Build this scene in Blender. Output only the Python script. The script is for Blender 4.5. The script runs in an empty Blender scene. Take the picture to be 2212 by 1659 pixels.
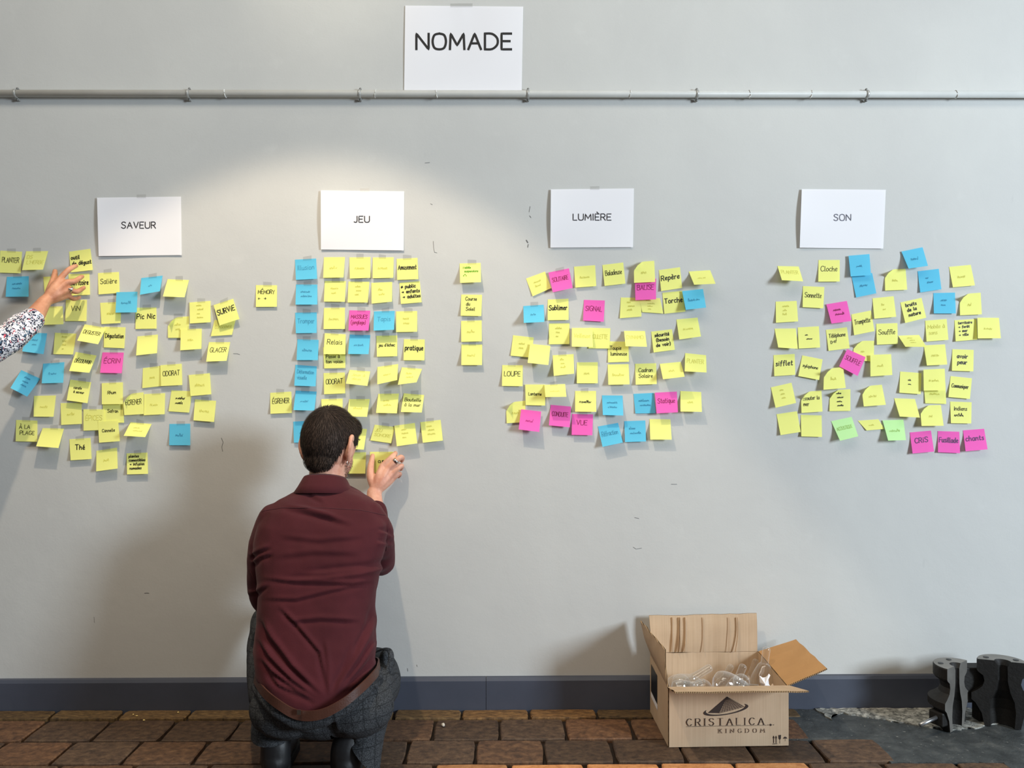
import bpy, bmesh, math, random
from mathutils import Vector, Matrix, noise
random.seed(7)
SC = bpy.context.scene
COL = SC.collection
PI = math.pi

# ------------------------------------------------------------------ camera, world, lights, exposure
F_PX, CAM_D, CAM_H, YAW = 1789.0, 2.92, 1.139, math.radians(0.4)
CAM = Vector((0.0, -CAM_D, CAM_H))
cam_data = bpy.data.cameras.new('camera'); cam = bpy.data.objects.new('camera', cam_data); COL.objects.link(cam)
cam_data.sensor_width = 36.0; cam_data.lens = F_PX/2212*36.0; cam_data.clip_start = 0.05
cam.location = CAM; cam.rotation_euler = (PI/2, 0, -YAW)
SC.camera = cam
FWD = Vector((math.sin(YAW), math.cos(YAW), 0)); RGT = Vector((math.cos(YAW), -math.sin(YAW), 0)); UP = Vector((0, 0, 1))

w = bpy.data.worlds.new('room_light'); SC.world = w; w.use_nodes = True
bg = w.node_tree.nodes['Background']; bg.inputs[0].default_value = (1.0, 0.97, 0.94, 1); bg.inputs[1].default_value = 0.13
def area(name, loc, target, sx, sy, power, col):
    d = bpy.data.lights.new(name, 'AREA'); d.shape = 'RECTANGLE'; d.size = sx; d.size_y = sy; d.energy = power; d.color = col
    o = bpy.data.objects.new(name, d); COL.objects.link(o); o.location = loc
    o.rotation_euler = (Vector(target)-Vector(loc)).to_track_quat('-Z', 'Y').to_euler(); return o
def spot(name, loc, target, power, col, size, blend, r):
    d = bpy.data.lights.new(name, 'SPOT'); d.energy = power; d.color = col; d.spot_size = size; d.spot_blend = blend; d.shadow_soft_size = r
    o = bpy.data.objects.new(name, d); COL.objects.link(o); o.location = loc
    o.rotation_euler = (Vector(target)-Vector(loc)).to_track_quat('-Z', 'Y').to_euler(); return o
area('window_daylight', (5.3, -4.45, 2.20), (-0.4, 0, 1.1), 1.15, 1.7, 435, (0.77, 0.89, 1.0))
area('added_overhead_fill', (-0.4, -2.6, 3.6), (-0.4, -2.2, 0), 3.0, 1.6, 14, (1.0, 0.96, 0.88))  # added overhead fill for even light, no such fitting in view
area('added_upper_wall_fill', (-0.5, -1.7, 3.66), (-0.5, -0.7, 1.5), 5.0, 0.7, 38, (1.0, 0.92, 0.78))  # unseen strip added to brighten the upper wall
spot('ceiling_downlight', (-0.66, -1.3, 3.4), (-0.66, -1.19, 2.4), 165, (1.0, 0.83, 0.62), math.radians(73), 0.17, 0.035)
spot('ceiling_wallwasher', (-0.60, -0.75, 3.5), (-0.60, -0.05, 2.75), 20, (1.0, 0.90, 0.70), math.radians(40), 1.0, 0.05)
SC.view_settings.view_transform = 'Standard'; SC.view_settings.look = 'None'
SC.view_settings.exposure = 0.0; SC.view_settings.gamma = 1.0; SC.view_settings.use_curve_mapping = False

# ------------------------------------------------------------------ photo measurements to room positions
def ray(px, py): return FWD + RGT*((px-1106)/F_PX) + UP*((829.5-py)/F_PX)
def P(px, py, y):
    d = ray(px, py); return CAM + d*((y-CAM.y)/d.y)
def FL(px, py, z=0.0):
    d = ray(px, py); return CAM + d*((z-CAM.z)/d.z)
def mmpx(y): return (y+CAM_D)/F_PX

# ------------------------------------------------------------------ object helpers
def link(name, mesh, mat=None, parent=None):
    o = bpy.data.objects.new(name, mesh); COL.objects.link(o)
    if mat is not None:
        for m in (mat if isinstance(mat, (list, tuple)) else [mat]): mesh.materials.append(m)
    if parent is not None: o.parent = parent
    return o
def from_bm(name, bm, mat=None, parent=None, smooth=False):
    me = bpy.data.meshes.new(name); bm.to_mesh(me); bm.free()
    if smooth: me.polygons.foreach_set('use_smooth', [True]*len(me.polygons))
    return link(name, me, mat, parent)
def from_data(name, v, f, mat=None, parent=None, smooth=False):
    me = bpy.data.meshes.new(name); me.from_pydata([tuple(p) for p in v], [], f); me.update()
    if smooth: me.polygons.foreach_set('use_smooth', [True]*len(me.polygons))
    return link(name, me, mat, parent)
def empty(name, loc=(0, 0, 0)):
    o = bpy.data.objects.new(name, None); COL.objects.link(o); o.location = loc; o.empty_display_size = 0.05; return o
def tag(o, label=None, cat=None, group=None, kind=None):
    if label: o['label'] = label
    if cat: o['category'] = cat
    if group: o['group'] = group
    if kind: o['kind'] = kind
    return o
def rel(o, parent):
    """parent without moving: the parent is unrotated and unscaled, the child's mesh is in room coordinates"""
    o.parent = parent; o.matrix_parent_inverse = Matrix.Translation(-Vector(parent.location)); return o
def box(bm, c, s, rot=None, bevel=0.0):
    r = bmesh.ops.create_cube(bm, size=1.0); vs = r['verts']
    M = Matrix.Translation(c) @ (rot.to_4x4() if rot is not None else Matrix()) @ Matrix.Diagonal((s[0], s[1], s[2], 1))
    bmesh.ops.transform(bm, matrix=M, verts=vs)
    if bevel > 0:
        es = list({e for v in vs for e in v.link_edges})
        bmesh.ops.bevel(bm, geom=es, offset=bevel, segments=2, affect='EDGES', profile=0.5)
def cyl(bm, a, b, r0, r1=None, seg=16, caps=True):
    a, b = Vector(a), Vector(b); d = b-a
    q = d.to_track_quat('Z', 'Y').to_matrix().to_4x4()
    bmesh.ops.create_cone(bm, cap_ends=caps, segments=seg, radius1=r0, radius2=r0 if r1 is None else r1, depth=d.length, matrix=Matrix.Translation((a+b)/2) @ q)
def ball(bm, c, r, seg=20, rings=12, rot=None):
    r = (r, r, r) if not isinstance(r, (tuple, list)) else r
    M = Matrix.Translation(c) @ (rot.to_4x4() if rot is not None else Matrix()) @ Matrix.Diagonal((r[0], r[1], r[2], 1))
    bmesh.ops.create_uvsphere(bm, u_segments=seg, v_segments=rings, radius=1.0, matrix=M)
def catmull(pts, n=6):
    pts = [Vector(p) for p in pts]
    if len(pts) < 3: return pts
    out = []
    for i in range(len(pts)-1):
        p0 = pts[max(i-1, 0)]; p1 = pts[i]; p2 = pts[i+1]; p3 = pts[min(i+2, len(pts)-1)]
        for k in range(n):
            t = k/n; out.append(0.5*((2*p1)+(p2-p0)*t+(2*p0-5*p1+4*p2-p3)*t*t+(3*p1-p0-3*p2+p3)*t**3))
    out.append(pts[-1]); return out
def tube(bm, pts, radii, seg=14, side=None, n=4, caps=True, closed=False):
    """closed tube along smoothed points; radius is a number or (across, along side) pair"""
    R = [(r if isinstance(r, (tuple, list)) else (r, r)) for r in radii]
    P4 = catmull([Vector(p) for p in pts], n)
    RR = catmull([Vector((a, b, 0)) for a, b in R], n)
    rings = []; L = len(P4)
    t0 = (P4[1]-P4[0]).normalized()
    nrm = Vector(side) if side is not None else (Vector((0, 0, 1)) if abs(t0.z) < 0.9 else Vector((1, 0, 0)))
    for i, p in enumerate(P4):
        t = (P4[min(i+1, L-1)]-P4[max(i-1, 0)]).normalized()
        nrm = (nrm - t*nrm.dot(t)).normalized(); b = t.cross(nrm)
        ra, rb = RR[i].x, RR[i].y
        rings.append((p, t, nrm.copy(), b, ra, rb))
    def mk(p, nn, b, ra, rb): return [bm.verts.new(p + nn*(rb*math.cos(2*PI*k/seg)) + b*(ra*math.sin(2*PI*k/seg))) for k in range(seg)]
    V = []
    if caps:
        p, t, nn, b, ra, rb = rings[0]; m = min(ra, rb)
        for f, s in ((0.98, 0.25), (0.75, 0.66), (0.4, 0.92)): V.append(mk(p - t*m*f*0.8, nn, b, ra*s, rb*s))
    for p, t, nn, b, ra, rb in rings: V.append(mk(p, nn, b, ra, rb))
    if caps:
        p, t, nn, b, ra, rb = rings[-1]; m = min(ra, rb)
        for f, s in ((0.4, 0.92), (0.75, 0.66), (0.98, 0.25)): V.append(mk(p + t*m*f*0.8, nn, b, ra*s, rb*s))
    for A, B in zip(V[:-1], V[1:]):
        for k in range(seg): bm.faces.new((A[k], A[(k+1) % seg], B[(k+1) % seg], B[k]))
    if closed:
        A, B = V[-1], V[0]
        for k in range(seg): bm.faces.new((A[k], A[(k+1) % seg], B[(k+1) % seg], B[k]))
    elif caps or True:
        bm.faces.new(list(reversed(V[0]))); bm.faces.new(V[-1])
def loft(bm, secs, seg=40):
    """stack of closed sections (centre, half width, half depth, squareness) -> closed solid, sections are horizontal"""
    V = []
    for c, hw, hd, p in secs:
        ring = []
        for k in range(seg):
            a = 2*PI*k/seg; ca, sa = math.cos(a), math.sin(a)
            x = math.copysign(abs(ca)**(2/p), ca)*hw; y = math.copysign(abs(sa)**(2/p), sa)*hd
            ring.append(bm.verts.new(Vector(c)+Vector((x, y, 0))))
        V.append(ring)
    for A, B in zip(V[:-1], V[1:]):
        for k in range(seg): bm.faces.new((A[k], A[(k+1) % seg], B[(k+1) % seg], B[k]))
    bm.faces.new(list(reversed(V[0]))); bm.faces.new(V[-1])
def fuse(bm, voxel, smooth=4, fac=0.5):
    """merge overlapping closed shapes into one continuous skin"""
    bmesh.ops.recalc_face_normals(bm, faces=bm.faces)
    me = bpy.data.meshes.new('fuse'); bm.to_mesh(me); bm.free()
    o = bpy.data.objects.new('fuse', me); COL.objects.link(o)
    m = o.modifiers.new('r', 'REMESH'); m.mode = 'VOXEL'; m.voxel_size = voxel; m.adaptivity = 0
    if smooth:
        s = o.modifiers.new('s', 'SMOOTH'); s.iterations = smooth; s.factor = fac
    dg = bpy.context.evaluated_depsgraph_get(); dg.update()
    out = bpy.data.meshes.new_from_object(o.evaluated_get(dg), depsgraph=dg)
    bpy.data.objects.remove(o); bpy.data.meshes.remove(me)
    out.polygons.foreach_set('use_smooth', [True]*len(out.polygons))
    return out

# ------------------------------------------------------------------ materials
def lin(c):
    return tuple(((x/255)/12.92 if x/255 <= 0.04045 else ((x/255+0.055)/1.055)**2.4) for x in c) + (1.0,)
class NT:
    def __init__(s, name):
        s.m = bpy.data.materials.new(name); s.m.use_nodes = True; s.t = s.m.node_tree; s.N = s.t.nodes; s.L = s.t.links
        s.b = s.N['Principled BSDF']; s.out = s.N['Material Output']
    def n(s, typ, **kw):
        x = s.N.new(typ)
        for k, v in kw.items():
            if k in x.inputs: x.inputs[k].default_value = v
            else: setattr(x, k, v)
        return x
    def l(s, a, b): s.L.new(a, b)
    def coord(s, kind='Object', scale=(1, 1, 1), rot=(0, 0, 0)):
        c = s.n('ShaderNodeTexCoord'); m = s.n('ShaderNodeMapping'); m.inputs['Scale'].default_value = scale; m.inputs['Rotation'].default_value = rot
        s.l(c.outputs[kind], m.inputs['Vector']); return m.outputs['Vector']
    def noise(s, vec, scale, detail=4, rough=0.55, dist=0.0):
        x = s.n('ShaderNodeTexNoise'); x.inputs['Scale'].default_value = scale; x.inputs['Detail'].default_value = detail
        x.inputs['Roughness'].default_value = rough; x.inputs['Distortion'].default_value = dist; s.l(vec, x.inputs['Vector']); return x.outputs['Fac']
    def ramp(s, fac, stops):
        r = s.n('ShaderNodeValToRGB'); e = r.color_ramp.elements
        while len(e) < len(stops): e.new(0.5)
        for el, (p, c) in zip(e, stops): el.position = p; el.color = c
        s.l(fac, r.inputs['Fac']); return r.outputs['Color']
    def mix(s, fac, a, b, mode='MIX'):
        x = s.n('ShaderNodeMix', data_type='RGBA', blend_type=mode)
        for sock, v in ((x.inputs[0], fac), (x.inputs[6], a), (x.inputs[7], b)):
            if hasattr(v, 'is_linked'): s.l(v, sock)
            else: sock.default_value = v
        return x.outputs[2]
    def bump(s, h, strength=0.3, dist=0.01, prev=None):
        x = s.n('ShaderNodeBump'); x.inputs['Strength'].default_value = strength; x.inputs['Distance'].default_value = dist
        s.l(h, x.inputs['Height'])
        if prev is not None: s.l(prev, x.inputs['Normal'])
        s.l(x.outputs['Normal'], s.b.inputs['Normal']); return x.outputs['Normal']
    def base(s, c, rough=0.6, spec=0.5, metal=0.0):
        if hasattr(c, 'is_linked'): s.l(c, s.b.inputs['Base Color'])
        else: s.b.inputs['Base Color'].default_value = c
        s.b.inputs['Roughness'].default_value = rough; s.b.inputs['Specular IOR Level'].default_value = spec; s.b.inputs['Metallic'].default_value = metal
        return s
def simple(name, rgb, rough=0.6, spec=0.5, metal=0.0):
    return NT(name).base(lin(rgb), rough, spec, metal).m
def var(name, rgb, amt=0.12, scale=8, rough=0.6, spec=0.4, bump=0.0, bscale=60, metal=0.0):
    t = NT(name); v = t.coord(); c = lin(rgb)
    lo = tuple(x*(1-amt) for x in c[:3])+(1,); hi = tuple(min(1, x*(1+amt)) for x in c[:3])+(1,)
    t.base(t.ramp(t.noise(v, scale), [(0.3, lo), (0.7, hi)]), rough, spec, metal)
    if bump: t.bump(t.noise(v, bscale, 6), bump, 0.004)
    return t.m

def mat_wall():
    t = NT('wall_paint'); v = t.coord()
    a = t.noise(v, 1.3, 5, 0.6, 0.4); b = t.noise(v, 9, 4, 0.6)
    c = t.ramp(a, [(0.32, lin((194, 194, 191))), (0.68, lin((203, 203, 199)))])
    c = t.mix(t.ramp(b, [(0.62, (0, 0, 0, 1)), (0.75, (0.35, 0.35, 0.35, 1))]), c, lin((209, 209, 205)))
    vs = t.coord(scale=(1, 1, 0.35)); d = t.noise(vs, 26, 3, 0.5)
    c = t.mix(t.ramp(d, [(0.72, (0, 0, 0, 1)), (0.80, (0.30, 0.30, 0.30, 1))]), c, lin((180, 180, 177)))
    t.base(c, 0.62, 0.25)
    n1 = t.bump(t.noise(v, 5, 5, 0.6), 0.12, 0.02); t.bump(t.noise(v, 160, 3), 0.06, 0.002, n1); return t.m
def mat_brick(name, c1, c2, c3):
    t = NT(name); v = t.coord()
    r = t.n('ShaderNodeObjectInfo').outputs['Random']
    add = t.n('ShaderNodeVectorMath', operation='ADD'); sc = t.n('ShaderNodeVectorMath', operation='SCALE'); sc.inputs['Scale'].default_value = 37.0
    cmb = t.n('ShaderNodeCombineXYZ')
    for i in range(3): t.l(r, cmb.inputs[i])
    t.l(cmb.outputs[0], sc.inputs[0]); t.l(v, add.inputs[0]); t.l(sc.outputs[0], add.inputs[1]); v = add.outputs[0]
    a = t.noise(v, 9, 6, 0.62, 0.3)
    c = t.ramp(a, [(0.30, lin(c1)), (0.52, lin(c2)), (0.74, lin(c3))])
    tint = t.ramp(r, [(0.0, (0.62, 0.58, 0.54, 1)), (0.35, (0.92, 0.90, 0.88, 1)), (0.7, (1.10, 0.95, 0.82, 1)), (1.0, (1.38, 1.08, 0.84, 1))])
    c = t.mix(1.0, c, tint, 'MULTIPLY')
    sp = t.ramp(t.noise(v, 55, 4, 0.7), [(0.30, (0.85, 0.85, 0.85, 1)), (0.40, (0, 0, 0, 1))])
    c = t.mix(sp, c, lin((34, 26, 22)))
    t.base(c, 0.62, 0.4)
    n1 = t.bump(a, 0.35, 0.008); t.bump(t.noise(v, 90, 5), 0.25, 0.003, n1); return t.m
def mat_concrete():
    t = NT('dark_concrete'); v = t.coord()
    a = t.noise(v, 14, 7, 0.65, 0.3)
    c = t.ramp(a, [(0.30, lin((40, 44, 46))), (0.55, lin((66, 70, 71))), (0.78, lin((96, 98, 96)))])
    c = t.mix(t.ramp(t.noise(v, 70, 3), [(0.66, (0, 0, 0, 1)), (0.74, (0.6, 0.6, 0.6, 1))]), c, lin((150, 150, 146)))
    t.base(c, 0.55, 0.5); n1 = t.bump(a, 0.5, 0.012); t.bump(t.noise(v, 120, 4), 0.3, 0.003, n1); return t.m
def mat_lime():
    t = NT('lime_bloom'); v = t.coord(); a = t.noise(v, 45, 8, 0.75, 0.6)
    t.base(t.ramp(a, [(0.36, lin((58, 60, 60))), (0.50, lin((140, 140, 134))), (0.68, lin((214, 213, 204)))]), 0.85, 0.2)
    t.bump(a, 0.6, 0.006); return t.m
def mat_note(name, rgb, trans=0.14):
    t = NT(name); t.base(lin(rgb), 0.75, 0.15)
    tr = t.n('ShaderNodeBsdfTranslucent'); tr.inputs['Color'].default_value = lin(rgb)
    mx = t.n('ShaderNodeMixShader'); mx.inputs[0].default_value = trans
    t.l(t.b.outputs[0], mx.inputs[1]); t.l(tr.outputs[0], mx.inputs[2]); t.l(mx.outputs[0], t.out.inputs['Surface']); return t.m
def mat_tape():
    t = NT('clear_tape'); t.base(lin((120, 120, 116)), 0.25, 0.5)
    tr = t.n('ShaderNodeBsdfTransparent'); mx = t.n('ShaderNodeMixShader'); mx.inputs[0].default_value = 0.17
    t.l(tr.outputs[0], mx.inputs[1]); t.l(t.b.outputs[0], mx.inputs[2]); t.l(mx.outputs[0], t.out.inputs['Surface']); return t.m
def mat_glass():
    t = NT('painted_rim_clear_glass')
    tr = t.n('ShaderNodeBsdfTransparent'); tr.inputs['Color'].default_value = (0.95, 0.96, 0.96, 1)
    gl = t.n('ShaderNodeBsdfGlossy'); gl.inputs['Roughness'].default_value = 0.07; gl.inputs['Color'].default_value = (1, 1, 1, 1)
    df = t.n('ShaderNodeBsdfDiffuse'); df.inputs['Color'].default_value = (0.90, 0.91, 0.92, 1)  # white edge painted in for reflections of bright surroundings
    lw = t.n('ShaderNodeLayerWeight'); lw.inputs['Blend'].default_value = 0.5
    def curve(p, m, b):
        pw = t.n('ShaderNodeMath', operation='POWER'); t.l(lw.outputs['Facing'], pw.inputs[0]); pw.inputs[1].default_value = p
        ml = t.n('ShaderNodeMath', operation='MULTIPLY_ADD'); t.l(pw.outputs[0], ml.inputs[0]); ml.inputs[1].default_value = m; ml.inputs[2].default_value = b; return ml.outputs[0]
    m1 = t.n('ShaderNodeMixShader'); t.l(curve(3.2, 0.62, 0.02), m1.inputs[0]); t.l(tr.outputs[0], m1.inputs[1]); t.l(df.outputs[0], m1.inputs[2])
    m2 = t.n('ShaderNodeMixShader'); t.l(curve(4.0, 0.30, 0.085), m2.inputs[0]); t.l(m1.outputs[0], m2.inputs[1]); t.l(gl.outputs[0], m2.inputs[2])
    t.l(m2.outputs[0], t.out.inputs['Surface']); return t.m
def mat_skin(name, rgb, dark):
    t = NT(name); v = t.coord(); a = t.noise(v, 24, 5, 0.6)
    t.base(t.ramp(a, [(0.32, lin(dark)), (0.66, lin(rgb))]), 0.5, 0.4)
    t.b.inputs['Subsurface Weight'].default_value = 0.12; t.b.inputs['Subsurface Radius'].default_value = (0.012, 0.004, 0.002); t.b.inputs['Subsurface Scale'].default_value = 1.0
    t.bump(t.noise(v, 140, 4), 0.25, 0.003); return t.m
def mat_cloth(name, rgb, scale=900, amt=0.16, rough=0.85):
    t = NT(name); v = t.coord(); c = lin(rgb)
    a = t.noise(v, 7, 4); b = t.noise(v, scale*0.3, 2)
    k = t.ramp(a, [(0.3, tuple(x*(1-amt) for x in c[:3])+(1,)), (0.7, tuple(x*(1+amt) for x in c[:3])+(1,))])
    t.base(k, rough, 0.2); t.b.inputs['Sheen Weight'].default_value = 0.08; t.b.inputs['Sheen Roughness'].default_value = 0.5; t.b.inputs['Sheen Tint'].default_value = (1, 0.75, 0.75, 1)
    t.bump(b, 0.25, 0.0015); return t.m
def mat_check():
    t = NT('grey_check_wool'); v = t.coord(rot=(0.15, 0.1, 0.12))
    h = t.noise(v, 320, 2); base = t.ramp(h, [(0.34, lin((34, 35, 37))), (0.66, lin((74, 76, 79)))])
    sep = t.n('ShaderNodeSeparateXYZ'); t.l(v, sep.inputs[0])
    def lines(sock, per, wd):
        m = t.n('ShaderNodeMath', operation='MULTIPLY'); t.l(sock, m.inputs[0]); m.inputs[1].default_value = 1/per
        f = t.n('ShaderNodeMath', operation='FRACT'); t.l(m.outputs[0], f.inputs[0])
        g = t.n('ShaderNodeMath', operation='LESS_THAN'); t.l(f.outputs[0], g.inputs[0]); g.inputs[1].default_value = wd; return g.outputs[0]
    lx = lines(sep.outputs['X'], 0.030, 0.09); lz = lines(sep.outputs['Z'], 0.030, 0.09); ly = lines(sep.outputs['Y'], 0.052, 0.05)
    mx = t.n('ShaderNodeMath', operation='MAXIMUM'); t.l(lx, mx.inputs[0]); t.l(lz, mx.inputs[1])
    sc = t.n('ShaderNodeMath', operation='MULTIPLY'); t.l(mx.outputs[0], sc.inputs[0]); sc.inputs[1].default_value = 0.5
    t.base(t.mix(sc.outputs[0], base, lin((22, 23, 25))), 0.9, 0.15); t.bump(h, 0.3, 0.002); return t.m
def mat_print():
    t = NT('speckled_print_cloth'); v = t.coord()
    vo = t.n('ShaderNodeTexVoronoi'); vo.inputs['Scale'].default_value = 210.0; vo.inputs['Randomness'].default_value = 1.0
    dn = t.n('ShaderNodeTexNoise'); dn.inputs['Scale'].default_value = 60.0; t.l(v, dn.inputs['Vector'])
    mxv = t.mix(0.035, v, dn.outputs['Color'], 'ADD'); t.l(mxv, vo.inputs['Vector'])
    s = t.n('ShaderNodeSeparateColor'); t.l(vo.outputs['Color'], s.inputs[0])
    r = t.n('ShaderNodeValToRGB'); r.color_ramp.interpolation = 'CONSTANT'; e = r.color_ramp.elements
    st = [(0.0, (26, 28, 44)), (0.20, (232, 230, 236)), (0.50, (52, 58, 78)), (0.64, (205, 203, 214)), (0.80, (70, 96, 118)), (0.89, (240, 238, 240)), (0.965, (214, 92, 104))]
    while len(e) < len(st): e.new(0.5)
    for el, (p, c) in zip(e, st): el.position = p; el.color = lin(c)
    t.l(s.outputs[0], r.inputs['Fac']); t.base(r.outputs['Color'], 0.9, 0.15); return t.m
def mat_card():
    t = NT('brown_cardboard'); v = t.coord(); a = t.noise(v, 6, 4); vs = t.coord(scale=(260, 3, 3)); b = t.noise(vs, 1.0, 2)
    c = t.ramp(a, [(0.3, lin((190, 163, 134))), (0.7, lin((206, 180, 150)))])
    c = t.mix(0.18, c, t.ramp(b, [(0.3, lin((164, 136, 108))), (0.7, lin((222, 198, 168)))]))
    t.base(c, 0.8, 0.2); t.bump(b, 0.12, 0.002); return t.m
def mat_flute():
    t = NT('corrugated_edge'); v = t.coord(scale=(1, 1, 1)); wv = t.n('ShaderNodeTexWave', bands_direction='X'); wv.inputs['Scale'].default_value = 60.0; wv.inputs['Distortion'].default_value = 2.0
    t.l(v, wv.inputs['Vector']); t.base(t.ramp(wv.outputs['Fac'], [(0.35, lin((60, 44, 30))), (0.65, lin((178, 148, 112)))]), 0.9, 0.1); return t.m

M = dict(wall=mat_wall(), base=var('blue_grey_skirting_paint', (72, 77, 90), 0.10, 5, 0.42, 0.5, 0.1, 30),
         brick=mat_brick('terracotta_paver', (60, 46, 37), (90, 70, 54), (116, 93, 71)), mortar=var('dark_mortar', (44, 36, 31), 0.25, 30, 0.9, 0.2, 0.4, 120),
         lit_orange=mat_brick('painted_lit_paver', (176, 120, 76), (206, 148, 96), (222, 168, 116)), edge=mat_brick('yellow_edge_brick', (64, 52, 38), (112, 90, 60), (146, 120, 80)),
         concrete=mat_concrete(), lime=mat_lime(), pipe=var('grey_painted_pipe', (204, 204, 199), 0.05, 12, 0.45, 0.5),
         clip=simple('steel_clip', (178, 178, 174), 0.4, 0.5, 0.35), screw=simple('screw_steel', (128, 128, 125), 0.4, 0.5, 0.5), tie=simple('white_plastic', (232, 232, 228), 0.5),
         Y=mat_note('yellow_note_paper', (251, 251, 146)), B=mat_note('blue_note_paper', (104, 202, 234)), P=mat_note('pink_note_paper', (251, 108, 194)), G=mat_note('green_note_paper', (206, 252, 176)),
         paper=mat_note('white_paper', (246, 245, 248), 0.12), tape=mat_tape(), glass=mat_glass(),
         ink=simple('black_marker', (16, 15, 18), 0.6), thin=simple('dark_pen', (52, 52, 26), 0.7), faintY=simple('faded_pen_on_yellow', (212, 208, 96), 0.8),
         faintB=simple('faded_pen_on_blue', (58, 140, 176), 0.8), faintP=simple('plum_pen', (176, 40, 122), 0.8), midP=simple('dark_plum_pen', (140, 24, 84), 0.7), boldP=simple('violet_marker', (88, 18, 90), 0.6),
         faintG=simple('faded_pen_on_green', (168, 208, 120), 0.8), green=simple('green_pen', (96, 160, 30), 0.7), print=simple('black_print', (34, 30, 36), 0.6), greyprint=simple('grey_print', (84, 84, 100), 0.6),
         skin=mat_skin('skin_tone', (226, 172, 146), (204, 140, 116)), skin2=mat_skin('tanned_skin_tone', (206, 150, 118), (176, 116, 86)),
         shirt=mat_cloth('burgundy_shirt_cloth', (72, 26, 32)), trousers=mat_check(), hair=simple('dark_brown_hair', (40, 31, 26), 0.75, 0.2), hairl=simple('brown_hair_strand', (66, 50, 40), 0.6, 0.35), beard=simple('beard_stubble', (70, 52, 44), 0.9, 0.2),
         belt=var('brown_leather', (74, 44, 34), 0.15, 20, 0.45, 0.5, 0.15, 200), boot=var('black_leather', (25, 25, 27), 0.15, 20, 0.5, 0.5, 0.1, 90), sole=simple('black_rubber', (18, 18, 18), 0.7),
         silver=simple('silver_metal', (214, 210, 206), 0.2, 0.5, 1.0), printcloth=mat_print(), darkcloth=mat_cloth('dark_blue_cloth', (46, 50, 66)), hair2=simple('chestnut_hair', (70, 46, 32), 0.55, 0.4),
         card=mat_card(), cardin=var('plain_cardboard_inner', (192, 148, 100), 0.06, 7, 0.8, 0.2), flute=mat_flute(), boxink=simple('brown_black_box_print', (52, 38, 32), 0.7), boxink3=simple('grey_brown_box_print', (142, 118, 96), 0.7), boxink2=simple('pale_brown_box_print', (112, 92, 76), 0.7),
         iron=var('dark_cast_iron', (25, 23, 21), 0.3, 30, 0.6, 0.35, 0.35, 90, 0.0), cut=var('machined_iron', (138, 134, 128), 0.15, 20, 0.38, 0.5, 0.1, 120, 0.55), rod=simple('bright_steel_rod', (170, 170, 172), 0.3, 0.5, 0.9),
         sticker=simple('black_sticker', (20, 20, 22), 0.35), scratch=simple('dark_scuff', (104, 104, 104), 0.8), crumb=simple('pale_crumb', (226, 200, 130), 0.7), chip=simple('pale_stone_chip', (206, 196, 182), 0.8),
         navy=simple('thread', (70, 26, 32), 0.9))
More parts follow.
